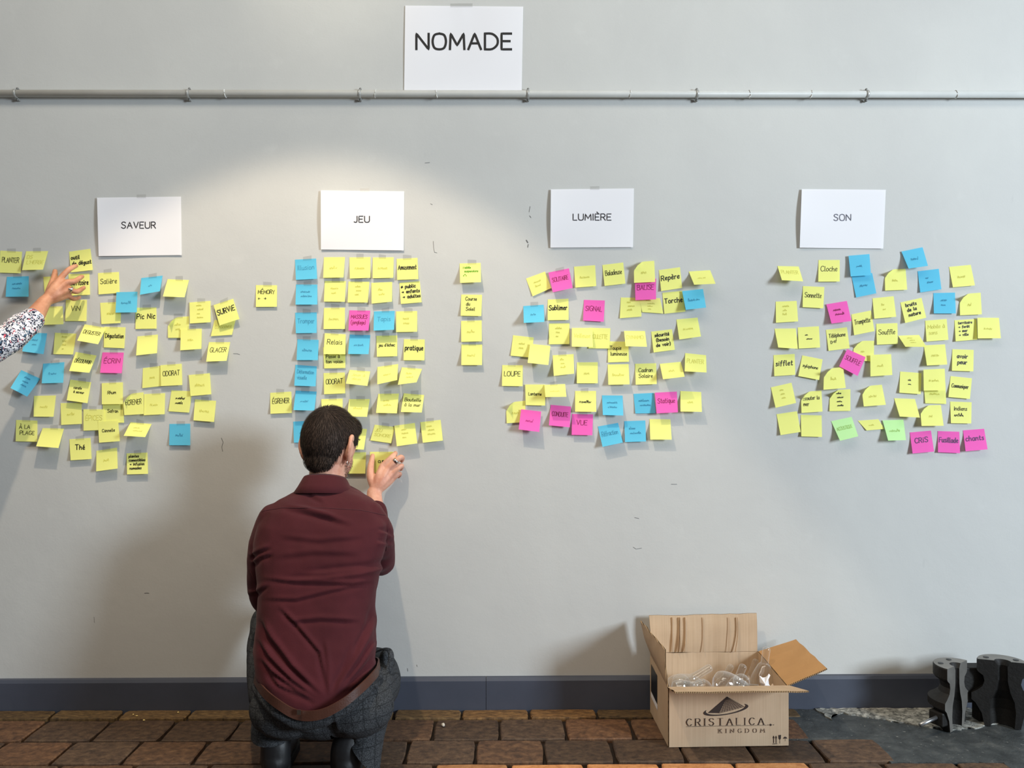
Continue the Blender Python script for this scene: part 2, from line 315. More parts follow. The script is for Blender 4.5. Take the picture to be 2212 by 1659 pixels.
# ------------------------------------------------------------------ pen strokes: a small hand lettering alphabet (10 units = capital height)
GL = {
'A': '7;0,0 3.5,10 7,0|1.4,3.8 5.6,3.8', 'B': '6;0,0 0,10|~0,10 4,10 5.2,7.8 4,5.5 0,5.3|~0,5.3 4.6,5.2 6,2.6 4.4,0 0,0', 'C': '6.5;~6.4,8.6 4.6,10 2,9.4 0.2,5 2,0.6 4.6,0 6.5,1.6',
'D': '7;0,0 0,10|~0,10 4,9.8 6.8,7 6.8,3 4,0.2 0,0', 'E': '5.4;5.4,10 0,10 0,0 5.4,0|0,5.2 4.6,5.2', 'F': '5.2;5.2,10 0,10 0,0|0,5.2 4.4,5.2',
'G': '7;~6.6,8.6 4.6,10 2,9.4 0.2,5 2,0.6 4.6,0 6.8,1.4|6.8,1.4 6.8,4.6 4.2,4.6', 'H': '6.6;0,0 0,10|6.6,0 6.6,10|0,5.2 6.6,5.2', 'I': '1;0.5,0 0.5,10', 'J': '4.4;4,10 4,3|~4,3 3.4,0.6 1.8,0 0,0.8',
'K': '6;0,0 0,10|5.8,10 0.2,4.6|2,6.2 6,0', 'L': '5;0,10 0,0 5,0', 'M': '8;0,0 0.4,10 4,2.5 7.6,10 8,0', 'N': '6.8;0,0 0,10 6.8,0 6.8,10', 'O': '7.4;~3.7,10 1,9 0,5 1,1 3.7,0 6.4,1 7.4,5 6.4,9 3.7,10',
'P': '5.8;0,0 0,10|~0,10 4.2,10 5.8,7.4 4.2,4.8 0,4.7', 'Q': '7.4;~3.7,10 1,9 0,5 1,1 3.7,0 6.4,1 7.4,5 6.4,9 3.7,10|4.6,2.4 7.6,-0.6', 'R': '6;0,0 0,10|~0,10 4.2,10 5.6,7.6 4.2,5.2 0,5|2.8,5 6,0',
'S': '6;~5.8,8.7 4,10 1.4,9.6 0.4,7.6 2,5.7 4.4,4.7 5.8,2.6 4.4,0.3 2,0 0,1.4', 'T': '6.4;0,10 6.4,10|3.2,10 3.2,0', 'U': '6.6;0,10 0,3.4|~0,3.4 0.8,0.8 3.3,0 5.8,0.8 6.6,3.4|6.6,3.4 6.6,10',
'V': '6.6;0,10 3.3,0 6.6,10', 'W': '9;0,10 2.2,0 4.5,8 6.8,0 9,10', 'X': '6;0,0 6,10|0,10 6,0', 'Y': '6;0,10 3,5 6,10|3,5 3,0', 'Z': '6;0,10 6,10 0,0 6,0',
'a': '4.6;~4.2,5.4 2.4,6.2 0.4,4.6 0.2,1.8 1.6,0 3.4,0.8 4.3,4.6|~4.4,6 4.2,1.6 5,0.2', 'b': '4.6;0.2,10 0,0.4|~0,3.6 1.6,6 4,5.4 4.6,2.8 3,0.2 0,0.6', 'c': '4;~4,5.2 2.4,6.2 0.5,4.8 0.2,1.8 1.8,0 4,0.9',
'd': '4.8;~4.2,4.6 2.4,6 0.4,4.6 0.3,1.6 1.8,0 3.6,1 4.2,4|4.5,10 4.4,0', 'e': '4.2;~0.4,2.8 2.6,3.2 4,4.4 2.8,6 0.8,5 0.2,2.4 1.6,0.1 4.2,0.9', 'f': '3.6;~3.8,9.2 2.6,10 1.5,8.4 1.3,4 1.1,-1|0,5.8 3.2,5.8',
'g': '4.6;~4.2,5.4 2.4,6.2 0.4,4.6 0.3,2 1.8,0.4 3.6,1.4 4.2,4.6|~4.4,6 4.2,-1 2.6,-3.4 0.4,-2.6', 'h': '4.6;0.2,10 0,0|~0,3 1.8,5.8 3.8,5.4 4.2,2.6 4.4,0', 'i': '1.4;0.6,6 0.7,0|0.8,8.2 0.9,8.8',
'j': '2.4;~2,6 1.9,-1 0.9,-3 -0.4,-2.4|2.1,8.2 2.2,8.8', 'k': '4.2;0.2,10 0,0|3.8,6 0.2,2.8|1.4,3.8 4.2,0', 'l': '1.6;~0.4,10 0.4,1.4 1.6,0.1', 'm': '7;0.2,6 0,0|~0,3 1.4,5.8 2.8,5.6 3.3,3 3.4,0|~3.4,3 4.8,5.8 6.2,5.4 6.7,2.6 6.9,0',
'n': '4.4;0.2,6 0,0|~0,3 1.8,5.8 3.6,5.4 4.1,2.6 4.3,0', 'o': '4.6;~2.4,6 0.5,4.8 0.3,1.6 2.2,0 4.2,1.4 4.4,4.4 2.4,6', 'p': '4.6;0.3,6 0,-3.6|~0.1,3.6 1.8,6 4,5.4 4.6,2.8 3,0.2 0.2,0.8', 'q': '4.6;~4.2,5.4 2.4,6.2 0.4,4.6 0.3,1.6 1.8,0 3.6,1 4.2,4.6|4.4,6 4.2,-3.6',
'r': '3.4;0.2,6 0,0|~0,3.4 1.2,5.6 2.4,6 3.4,5.4', 's': '3.6;~3.5,5.4 2,6.1 0.6,5 1.6,3.5 3.2,2.4 3.2,0.7 1.6,0 0,0.7', 't': '3.4;~1.5,9 1.3,1.6 2.2,0 3.4,0.7|0,6 3.2,6.1', 'u': '4.6;~0.2,6 0.3,1.6 1.6,0 3.4,0.9 4.2,4|~4.3,6 4.3,1.4 4.9,0.1', 'v': '4;0,6 2,0 4,6',
'w': '6;0,6 1.5,0 3,5 4.5,0 6,6', 'x': '4;0,0 4,6|0,6 4,0', 'y': '4.4;~0.2,6 0.5,2.4 2,1.2 3.8,2.8|~4.2,6 3.8,-0.6 2.4,-3.2 0.4,-2.8', 'z': '4;0,6 4,6 0,0 4,0',
"'": '1.2;0.8,10 0.4,8', '(': '2.4;~2.2,11 0.4,7 0.4,2.5 2.2,-1.5', ')': '2.4;~0.2,11 2,7 2,2.5 0.2,-1.5', '>': '6;0,3.6 5.4,3.6|3.4,5.6 5.6,3.6 3.4,1.6', '<': '6;0,3.6 5.4,3.6|2,5.6 0,3.6 2,1.6', '#': '5.4;0,2.6 5.2,2.6|0,5 5.2,5|1.4,0.4 3.8,7.4', ' ': '3.4;', '.': '1;0.4,0 0.5,0.4',
'^': '12;~0,-2 1,3 6,6 11,3 12,-2|6,6 6,9|-1.4,0 0,-2 1.6,-0.4|10.4,-0.4 12,-2 13.4,0', '=': '18;0,0 0,7|~0,7 3.4,7 5,3.5 3.4,0 0,0|5,3.5 12,4.6|12,1.6 12,7.6 17,7.6 17,1.6 12,1.6|14,4.6 15.4,4.6|18,6 19,10',
}
ACC = {'é': ('e', "1.4,7.6 3.2,9.6"), 'è': ('e', "3.2,7.6 1.4,9.6"), 'à': ('a', "3.2,7.6 1.4,9.6"), 'ê': ('e', "0.8,7.6 2.2,9.4 3.6,7.6"), 'É': ('E', "2,11.4 4,13.6"), 'È': ('E', "4,11.2 2.2,13.2"), 'À': ('A', "4.4,11.2 2.6,13.2")}
def glyph(ch):
    if ch in ACC:
        b, s = ACC[ch]; wd, st = glyph(b); return wd, st + [(False, [tuple(map(float, p.split(','))) for p in s.split()])]
    if ch not in GL: ch = '.'
    wd, body = GL[ch].split(';'); st = []
    for s in body.split('|'):
        if not s.strip(): continue
        c = s.startswith('~'); st.append((c, [tuple(map(float, p.split(','))) for p in s.lstrip('~').split()]))
    return float(wd), st
def write(text, jitter=0.0, gap=1.9, rnd=None, slant=0.0):
    """strokes of one line, units of a tenth of capital height -> (width, [[(x, y)...]...])"""
    out = []; x = 0.0
    if text.startswith('~'):
        n = int(text[1:] or 3); pts = []
        for i in range(n*3):
            a = rnd.uniform(0.5, 1.0)*(6.0 if rnd.random() > 0.16 else 9.5) if i % 2 else rnd.uniform(-0.6, 0.8)
            pts.append((i*1.75+rnd.uniform(-0.5, 0.5), a))
        cut = rnd.randint(3, max(4, len(pts)-3)) if n > 3 else len(pts)
        for seg in (pts[:cut], pts[cut:]):
            if len(seg) > 1: out.append([(q.x, q.y) for q in catmull([Vector((p[0], p[1], 0)) for p in seg], 4)])
        return pts[-1][0], out
    for ch in text:
        wd, st = glyph(ch); dy = rnd.uniform(-1, 1)*jitter if rnd else 0; k = 1+(rnd.uniform(-1, 1)*jitter*0.12 if rnd else 0)
        for c, pts in st:
            p3 = [Vector((p[0]*k, p[1]*k+dy, 0)) for p in pts]
            p3 = catmull(p3, 5) if c else p3
            out.append([(x+q.x+q.y*slant, q.y) for q in p3])
        x += wd*k+gap
    return max(x-gap, 1), out
def ribbon(strokes, width, place, step=0.06, nib=None, clip=None):
    """strokes (list of 2-D polylines) -> flat pen ribbons put on a surface by place(u, v)"""
    V, Fc = [], []
    for st in strokes:
        pts = []
        for a, b in zip(st[:-1], st[1:]):
            d = math.hypot(b[0]-a[0], b[1]-a[1]); k = max(1, int(d/step))
            for i in range(k): pts.append((a[0]+(b[0]-a[0])*i/k, a[1]+(b[1]-a[1])*i/k))
        pts.append(st[-1])
        pts = [p for i, p in enumerate(pts) if i == 0 or math.hypot(p[0]-pts[i-1][0], p[1]-pts[i-1][1]) > 1e-6]
        if len(pts) < 2: continue
        L = len(pts); base = len(V)
        for i, p in enumerate(pts):
            a, b = pts[max(i-1, 0)], pts[min(i+1, L-1)]; dx, dy = b[0]-a[0], b[1]-a[1]; m = math.hypot(dx, dy) or 1e-9
            dx, dy = dx/m, dy/m; wd = width/2*(nib(dx, dy) if nib else 1.0); ex = 0.0
            if i == 0: ex = -width*0.35
            elif i == L-1: ex = width*0.35
            V.append(place(p[0]+dx*ex-dy*wd, p[1]+dy*ex+dx*wd)); V.append(place(p[0]+dx*ex+dy*wd, p[1]+dy*ex-dx*wd))
        for i in range(L-1):
            q = base+2*i; Fc.append((q, q+1, q+3, q+2))
    return V, Fc
# ------------------------------------------------------------------ sticky notes: corner positions on the wall
ZO = dict(A1=(0,520,7.373), A2=(200,520,6.506), A3=(0,720,5.103), A4=(200,720,5.106),
          J1=(540,530,6.635), J2=(780,530,5.925), J3=(540,760,6.635), J4=(740,770,6.635),
          L1=(1070,550,6.912), L2=(1310,550,6.912), L3=(1070,770,7.9), L4=(1310,760,7.542),
          S1=(1650,530,6.911), S2=(1890,520,6.634), S3=(1650,750,6.911), S4=(1890,740,6.634), P=(0,0,1))
# zone | colour | pen (k bold, m thin, f faint) | layer | corners TL TR BR BL | writing, ~ is an unreadable scribble | option: c = curled corner
NOTES = """
A1|Y|m|0|5 158 352 175 328 518 -8 508|PLANTER
A1|Y|f|0|415 168 768 165 685 460 352 468|DS/L'HERBE
A1|Y|k|0|1100 175 1440 128 1480 465 1130 505|outil/de dégust
A1|B|f|0|108 575 458 565 455 890 90 893|~6/~5
A1|Y|k|0|690 575 1030 560 1060 870 715 905|vo
A1|Y|k|0|1090 530 1425 522 1435 860 1110 875|territoire
A1|Y|m|0|1560 515 1895 497 1905 832 1570 855|Salière
A1|B|f|2|1855 820 2190 812 2178 1140 1840 1145|~5
A1|Y|m|0|1050 940 1385 940 1378 1280 1040 1278|ViN
A1|Y|f|0|660 1050 1000 1045 1010 1330 680 1340|
A1|Y|f|0|1595 990 1935 972 1920 1310 1615 1328|~4
P|B|f|0|57 718 101.7 720 94 765 48 759|~4/~3
P|Y|f|0|118.7 718.7 164.8 720.7 157.7 765.7 115.2 765|~5/~4/~4/~2
P|Y|m|2|183 700.4 229 708 212 743.5 166.8 735.7|DEGUSTER
P|Y|k|0|225 705.8 271.3 707 268.5 752.3 224.4 750.4|Dégustation
A2|B|f|0|685 525 985 490 945 710 665 760|~2
A2|Y|f|0|1055 540 1355 552 1292 795 988 782|
A2|Y|k|0|605 942 897 938 900 1235 603 1240|Pic Nic
A2|Y|f|1|1362 868 1657 845 1660 1145 1367 1163|~5/~6/~3/~6
A2|Y|k|2|1700 905 1975 815 2065 1100 1785 1190|SURViE
A2|Y|f|0|1712 1115 2008 1120 1960 1322 1662 1342|CONSERVER
A2|Y|f|0|1055 1085 1355 1062 1357 1365 1060 1365|~4/~3|c
A2|Y|f|2|1240 1245 1535 1235 1530 1520 1232 1540|~3
A2|Y|f|0|630 1345 918 1318 905 1580 612 1612|
P|Y|m|0|451.3 739 497.4 739 489.5 779.3 445.4 781.1|GLACER
A3|Y|m|0|835 205 1065 245 985 435 762 415|DÉCOUVRIR
A3|P|m|0|1130 210 1365 212 1342 440 1103 435|ÉCRIN
A3|B|f|0|475 335 710 318 697 545 460 552|~4
A3|B|f|0|235 405 445 500 300 698 115 603|~5/~5/~5
A3|Y|m|0|775 510 1005 540 965 770 735 738|carafe/à saveur|t
A3|Y|m|1|1122 550 1355 540 1355 780 1122 783|Rhum|t
A3|Y|f|0|375 690 617 685 590 920 370 918|~4
A3|Y|f|0|668 770 900 765 903 998 675 1010|~4
A4|Y|m|2|335 675 563 650 563 890 350 903|ECRENER|c
A3|Y|f|1|920 838 1150 838 1155 1065 920 1073|ÉPICES
A3|Y|m|0|1130 750 1358 752 1368 985 1140 985|Safran|t
A3|Y|m|2|1080 970 1302 960 1322 1188 1092 1206|Cannelle|t
A3|Y|m|0|178 955 413 962 410 1195 172 1190|À LA/PLAGE
A3|Y|f|0|470 1045 705 1050 645 1265 398 1245|
A3|Y|k|0|765 1168 998 1153 1010 1385 778 1400|Thé
A3|Y|f|0|1063 1295 1290 1260 1298 1490 1060 1522|~3
A4|Y|k|0|375 1325 605 1315 612 1550 380 1556|plantes/comestibles/> infusion/nomades
A4|Y|f|0|555 385 778 356 775 580 548 605|~3
A4|Y|m|1|748 352 983 335 990 570 755 582|ODORAT
A4|Y|f|1|1060 460 1293 440 1310 672 1080 692|~5
A4|Y|f|1|570 670 800 660 795 892 565 903|~4
A4|Y|m|0|870 628 1100 640 1065 875 838 860|~6/~5
A4|Y|f|0|1130 728 1362 745 1340 978 1112 960|~5
A4|B|f|0|848 1000 1077 997 1077 1235 845 1235|~4
A4|Y|f|0|420 980 652 1000 580 1145 343 1130|~4/~6
J1|Y|m|0|85 570 388 572 385 880 85 882|MÉMORY/<  >
J1|B|f|0|645 205 948 188 962 480 658 495|Illusion
J1|B|f|0|660 560 965 562 965 848 652 850|~6/~7
J1|B|f|0|648 965 957 960 955 1255 658 1260|Tromper
J1|B|f|0|680 1345 985 1355 972 1645 668 1645|~5
J1|Y|f|0|1060 170 1362 168 1340 460 1050 465|~4
J1|Y|f|0|1072 510 1375 512 1360 808 1060 805|~5/~3
J1|Y|f|0|1060 897 1360 893 1360 1198 1055 1200|~5
J1|Y|m|1|1072 1258 1372 1275 1368 1560 1055 1560|Relais
P|Y|m|0|698 750 746 750 746 795 700.5 795.9|/Passe à/ton voisin
P|P|m|0|754.8 670.2 799.9 671 796 714 752.8 713.9|MASSUES/(jonglage)
P|B|f|0|755.5 722.6 800 723.8 796 765 751.8 764.7|~5
P|Y|f|0|754.8 556 800.3 555.3 800 600 755.8 601.6|~5
P|Y|f|0|752.8 608 798 608.7 794.3 653.5 751 653.3|~4/~4/~3
J2|Y|f|0|150 155 418 152 412 415 148 420|~5
J2|Y|k|0|455 172 722 160 733 432 463 442|Amusement
J2|Y|f|0|132 480 398 468 395 720 135 745|~3/~4
J2|Y|k|0|490 480 752 458 775 728 510 750|# public/> enfants/> adultes
J2|B|f|0|165 845 430 838 422 1080 160 1092|Tapis
J2|Y|f|0|448 845 718 840 718 1105 450 1110|~4/~4
J2|Y|m|0|195 1158 463 1152 463 1418 203 1425|jeu d'échec|t
J2|Y|k|0|548 1200 815 1205 810 1472 543 1470|pratique
J2|Y|g|0|1262 232 1530 225 1535 470 1268 480|Mobile/suspensions/^
J2|Y|m|0|1283 630 1548 632 1538 905 1275 900|Course/du/Soleil
J2|Y|f|0|1280 968 1543 960 1545 1228 1283 1235|~4
J2|Y|f|0|1285 1268 1550 1268 1548 1532 1283 1532|~4
J3|B|f|0|652 185 958 208 940 495 635 485|Déformation/visuelle
J3|Y|m|0|290 588 593 570 600 875 293 888|ÉGRENER
J3|B|f|0|655 555 955 570 922 842 622 835|~4
J3|Y|m|0|1055 305 1360 295 1365 595 1063 608|ODORAT
J4|Y|f|0|100 192 397 215 355 422 48 388|Jeux à/deux
J3|Y|m|0|1020 678 1328 670 1328 930 1040 940|~5
J4|Y|f|0|95 612 390 610 350 865 65 860|~5
J3|B|f|0|620 1000 920 985 930 1300 630 1302|~4
J4|Y|f|0|500 150 797 108 782 338 498 400|~4
J4|Y|f|0|850 155 1140 178 1060 370 792 405|~4/~5
J4|Y|f|0|512 535 808 532 778 815 480 808|~4/~5
J4|Y|m|0|878 528 1170 552 1135 803 835 795|Bouteille/à la mer
J4|Y|f|0|462 978 750 1010 697 1245 398 1203|JEU/SONORE
J4|Y|f|1|742 993 1035 953 1072 1245 778 1287|~4/~5/~3
J4|Y|f|0|1115 942 1405 908 1438 1205 1150 1237|~4/~5/~6
J4|Y|m|0|50 1025 350 1040 305 1335 10 1320|~6
P|Y|f|0|745 977 790.7 977 789 1023 745 1023|
P|Y|k|0|799 976 851 975.7 850 1022 800 1022|CUR
L1|Y|f|0|458 358 742 252 835 500 558 622|~5/~4
L1|P|m|2|792 268 1100 205 1155 497 858 562|SOLITAIRE
L1|Y|f|0|1175 180 1490 158 1507 470 1195 493|~5
P|Y|m|0|1301.2 572.4 1346.2 567 1351 612.5 1306 617.7|Baladeuse
L1|B|f|0|418 768 722 748 732 1005 425 1020|~3
L1|Y|k|0|783 670 1092 658 1095 975 782 980|Sublimer
L1|P|m|0|1323 675 1635 685 1618 1002 1310 985|SIGNAL
L1|Y|f|0|800 1028 1108 1025 1105 1335 800 1340|~5/~3/~2
L1|Y|f|2|1143 1095 1450 1095 1455 1380 1143 1372|Veilleuse
L1|Y|f|0|1400 1092 1718 1100 1705 1402 1393 1400|ROULETTE
L1|Y|f|0|265 1203 573 1238 540 1538 228 1508|~4/~3
L1|Y|f|2|520 1332 822 1362 792 1648 482 1615|
L2|Y|f|3|410 110 713 93 728 408 412 422|~3|c
L2|P|m|2|425 362 742 358 740 668 433 680|BALISE
L2|Y|k|0|783 232 1098 188 1130 497 818 545|Repère
L2|Y|f|0|1228 252 1548 232 1630 435 1310 450|~4
L2|Y|k|0|835 570 1135 540 1180 850 865 883|Torche
L2|B|f|2|1130 545 1442 513 1488 790 1185 825|~6
L2|Y|f|0|215 640 520 645 522 925 200 950|~3/~5/~4
L2|Y|f|0|490 650 800 650 850 880 535 858|~5/~7/~5/~3
L2|Y|k|0|668 1150 978 1115 1022 1420 705 1462|sécurité/(besoin/de voir)
L2|Y|f|0|1045 968 1360 940 1412 1222 1088 1268|~5
L2|Y|f|2|263 1138 575 1140 605 1375 285 1368|DYNAMO
L2|Y|m|0|20 1295 325 1300 338 1600 25 1610|Toupie/lumineuse
L3|Y|m|0|118 147 468 150 465 508 113 503|LOUPE
P|Y|f|0|1194 767.4 1239 764.8 1240.2 807 1196.3 811.8|~3/~3/~4
L3|Y|f|0|1393 100 1748 98 1748 458 1390 458|~3
L3|Y|m|1|510 478 850 478 850 838 518 830|Lanterne|t
L3|Y|f|2|838 485 1190 470 1213 688 855 692|~5
L3|Y|m|0|1362 588 1718 588 1722 945 1362 942|~6
L3|Y|f|0|178 790 510 755 520 1120 195 1140|~4|c
L3|P|f|2|440 900 783 940 750 1288 398 1245|~4
L3|P|m|0|945 825 1292 855 1270 1208 915 1175|CONDUITE
L3|P|m|0|1310 980 1668 988 1655 1345 1302 1338|VUE
P|B|f|0|1300.4 854 1344.9 854.4 1346.5 897.6 1302.3 896.6|~7/~6
P|B|f|0|1291.5 921.3 1335.2 913.4 1345.5 956 1301.6 965.3|Réfraction
L4|Y|f|0|20 205 362 200 377 530 32 537|~6
L4|Y|m|0|467 195 810 185 820 525 477 535|Cadran/Solaire
L4|Y|f|0|868 195 1210 162 1275 405 922 447|~3
L4|Y|f|0|1283 20 1623 55 1632 337 1275 318|PLANTER
L4|B|f|0|440 685 770 668 803 1000 472 1005|~7/~7
L4|P|m|2|790 665 1147 648 1165 985 817 1002|Statique
L4|Y|f|0|1205 638 1543 655 1555 978 1207 972|~3
L4|B|f|0|290 1130 633 1118 645 1460 303 1470|~4/~7
L4|Y|f|0|703 1095 1042 1100 1063 1430 715 1430|
S1|Y|f|0|203 308 520 315 587 537 270 520|PLANTER
S1|Y|m|0|817 220 1133 218 1133 540 813 542|Cloche
S1|B|f|2|1265 155 1577 130 1600 445 1297 465|~3
S1|B|f|0|1305 440 1618 412 1680 715 1378 778|~4
S1|Y|m|0|583 608 903 622 888 940 580 922|Sonnette
S1|Y|f|0|178 840 490 830 512 1135 182 1155|~5/~3/~3
S1|P|m|1|933 880 1240 830 1308 1130 1010 1167|~5/~6
S1|Y|m|0|1308 1030 1600 972 1652 1280 1348 1342|Trompette
S1|Y|f|0|160 1243 478 1240 508 1545 215 1525|
S1|Y|m|0|507 1225 822 1208 840 1525 522 1540|~3/~6|t
S1|Y|m|0|927 1262 1240 1222 1283 1535 967 1575|Téléphone/=
P|Y|f|0|1844.6 736.2 1888.5 736.2 1887.3 781.1 1842.5 778|~2|c
P|Y|f|0|1884.7 644.3 1930.4 639.8 1936 684.3 1888.7 688.4|~2/~2
S2|B|f|1|380 155 683 93 760 360 483 400|~4
S2|Y|f|0|138 410 440 405 462 702 147 715|~3|c
S2|B|f|0|612 438 915 402 953 695 650 742|~2/~4
S2|Y|f|0|1062 375 1373 345 1433 640 1118 668|~4
S2|B|f|0|838 750 1147 743 1160 1042 845 1042|~4/~3
S2|Y|f|0|1212 765 1515 745 1532 1055 1220 1068|~2|c
S2|Y|k|0|365 885 668 818 735 1103 435 1180|bruits/de la/nature
S2|Y|m|0|18 1190 322 1180 328 1478 28 1490|Souffle
S2|Y|f|0|330 1360 632 1350 740 1522 437 1520|~4/~4/~4
S2|Y|f|0|720 1145 1028 1122 1053 1420 740 1445|Mobile à/sons
S2|Y|k|0|1140 1140 1450 1120 1468 1415 1157 1442|territoire/> forêt/> mer/> ville
S2|Y|f|2|1468 1103 1777 1105 1805 1398 1475 1400|~4
S3|Y|k|0|145 118 460 100 470 412 157 432|sifflet
S3|Y|m|0|573 122 878 182 825 490 515 430|xylophone|t
S3|P|m|2|1245 28 1520 148 1400 430 1125 285|SOUFFLE
S3|Y|f|3|900 320 1185 298 1223 610 890 635|~3|c
P|Y|f|3|1880 766.6 1924.9 764.9 1927.7 810 1880.4 813|~3
S3|Y|f|0|105 600 413 530 482 832 175 905|~3/~3/~3
S3|Y|m|0|552 668 860 648 877 960 563 982|Ecouter la/mer|c
S3|Y|m|0|985 640 1292 628 1292 950 980 955|~5/~6/~5/~6|c
S3|Y|f|0|1455 585 1762 560 1822 860 1492 885|~4|c
S3|Y|f|0|190 1000 495 955 550 1265 250 1313|
S3|Y|f|0|553 1010 862 1018 868 1340 560 1332|
S3|G|f|0|1005 1105 1310 1040 1410 1330 1138 1398|ACOUSTIQUE
S3|Y|f|0|1403 1098 1710 1075 1800 1220 1535 1243|~3
S4|G|f|1|110 1115 408 1105 445 1398 190 1405|~6
S4|Y|f|0|700 40 1005 25 1037 315 745 328|~4
S4|Y|k|0|1110 95 1415 105 1410 413 1103 403|avoir/peur
S4|Y|m|0|362 415 665 437 655 740 350 718|~3/~3|t
S4|Y|f|3|695 388 1000 373 1012 685 700 690|~5
S4|Y|f|0|697 580 1010 575 1022 880 722 870|~5
S4|Y|m|0|1085 480 1390 512 1362 808 1053 780|Communiquer
S4|Y|f|0|275 797 573 808 645 1075 355 1060|
S4|Y|f|1|645 900 945 895 985 1192 668 1195|~2|c
S4|Y|m|0|1078 845 1385 855 1380 1160 1090 1155|Indiens/~5
S4|P|k|0|500 1288 803 1262 848 1562 540 1590|CRiS
S4|P|k|0|900 1268 1210 1278 1220 1585 905 1572|Fusillade
S4|P|k|0|1262 1258 1565 1235 1615 1530 1300 1558|chants
"""
# ------------------------------------------------------------------ the setting: wall, skirting, floor
WX0, WX1 = -3.2, 3.5
bm = bmesh.new(); box(bm, ((WX0+WX1)/2, 0.06, 1.8), (WX1-WX0, 0.12, 3.64))
wall = tag(from_bm('wall_back', bm, M['wall']), 'pale grey painted wall with scuffs, hung with notes', kind='structure')
def wall_scratch(pts, wd):
    st = [[(x, y) for x, y in pts]]
    v, f = ribbon(st, wd, lambda x, y: P(x, y, -0.0006), step=3.0); rel(from_data('scratch', v, f, M['scratch']), wall)
for pts, wd in (([(936, 521), (937, 536), (938.5, 545), (944, 546)], 0.8), ([(1137, 519), (1140, 524)], 2.4), ([(1141, 528), (1140, 534)], 1.6), ([(1145, 446), (1143, 458)], 0.9), ([(478, 946), (482, 955), (479, 966), (481, 975)], 1.0),
                ([(504, 764), (512, 764), (518, 766)], 0.8), ([(918, 352), (928, 351)], 0.9), ([(1144, 466), (1147, 470)], 1.2), ([(930, 440), (934, 442)], 0.9), ([(1371, 1118), (1380, 1120)], 0.9), ([(1450, 1046), (1462, 1046)], 0.9),
                ([(1368, 1182), (1374, 1186), (1386, 1184)], 0.8), ([(880, 1444), (881, 1450)], 1.0), ([(312, 1281), (322, 1281)], 0.9), ([(203, 1333), (204, 1345)], 0.7), ([(900, 1436), (901, 1440)], 0.9)):
    wall_scratch(pts, wd)

skirt = tag(empty('baseboard_back', (0, -0.01, 0)), 'blue grey painted skirting board along the wall foot', kind='structure')
def skirting(px0, px1):
    xs = [px0+(px1-px0)*i/8 for i in range(9)]; V, Fc = [], []
    for px in xs:
        top = 1473.2-px*(11.6/2212); p = P(px, top, -0.018); x = p.x; z = p.z
        for y, zz in ((0, z+0.006), (-0.012, z+0.004), (-0.018, z-0.006), (-0.018, -0.02), (0, -0.02)): V.append((x, y, zz))
    for i in range(8):
        for k in range(5):
            a = i*5+k; b = i*5+(k+1) % 5; Fc.append((a, b, b+5, a+5))
    Fc.append((4, 3, 2, 1, 0)); Fc.append(tuple(40+k for k in range(5)))
    rel(from_data('board', V, Fc, M['base']), skirt)
skirting(-420, 1049.6); skirting(1050.6, 2650)

bm = bmesh.new(); box(bm, ((WX0+WX1)/2, -2.2, -0.06), (WX1-WX0, 4.6, 0.09))
floor = tag(from_bm('floor', bm, M['mortar']), 'old terracotta paver floor with dark joints', kind='structure')
def brick_mesh(seed, sx=0.5):
    r = random.Random(seed); n = 4; V, Fc = [], []
    edge = []
    for i in range(n): edge.append((-0.5+i/n, -0.5))
    for i in range(n): edge.append((0.5, -0.5+i/n))
    for i in range(n): edge.append((0.5-i/n, 0.5))
    for i in range(n): edge.append((-0.5, 0.5-i/n))
    L = len(edge)
    out = []
    for i, (x, y) in enumerate(edge):
        c = i % n == 0; k = (0.965 if c else 1.0)*(1-r.uniform(0, 0.022)); out.append((x*k, y*k))
    for z, k in ((-0.016, 1.0), (-0.003, 1.0), (0.0, 0.965)):
        for x, y in out: V.append((x*k, y*k, z+(r.uniform(-0.0005, 0.0005) if z == 0 else 0)))
    for j in range(2):
        for i in range(L): Fc.append((j*L+i, j*L+(i+1) % L, (j+1)*L+(i+1) % L, (j+1)*L+i))
    V.append((0, 0, 0.0008)); c = len(V)-1
    for i in range(L): Fc.append((2*L+i, 2*L+(i+1) % L, c))
    me = bpy.data.meshes.new('brick'); me.from_pydata(V, [], Fc); me.update(); return me
BM = [brick_mesh(s) for s in range(6)]; EM = [brick_mesh(s+20) for s in range(3)]
for m in BM: m.materials.append(M['brick'])
for m in EM: m.materials.append(M['edge'])
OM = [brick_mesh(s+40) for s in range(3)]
for m in OM: m.materials.append(M['lit_orange'])  # bright light on part of one row, painted into the paver colour
rb = random.Random(3)
def yf(py): return FL(1106, py).y
ROWS = [(-0.019, yf(1549.5), 0.2345, 1145, 1538, 1.02), (yf(1553), yf(1596.5), 0.2185, 1081, 1575, 0.98), (yf(1598.5), yf(1646.5), 0.2130, 1029.9, 1622, 1.19), (yf(1649), yf(1649)-0.163, 0.2235, 1103, 1650, 1.50)]
y0 = ROWS[-1][1]-0.006
for i in range(3): ROWS.append((y0, y0-0.16, 0.218, 1000+50*i, 1655, 9)); y0 -= 0.166
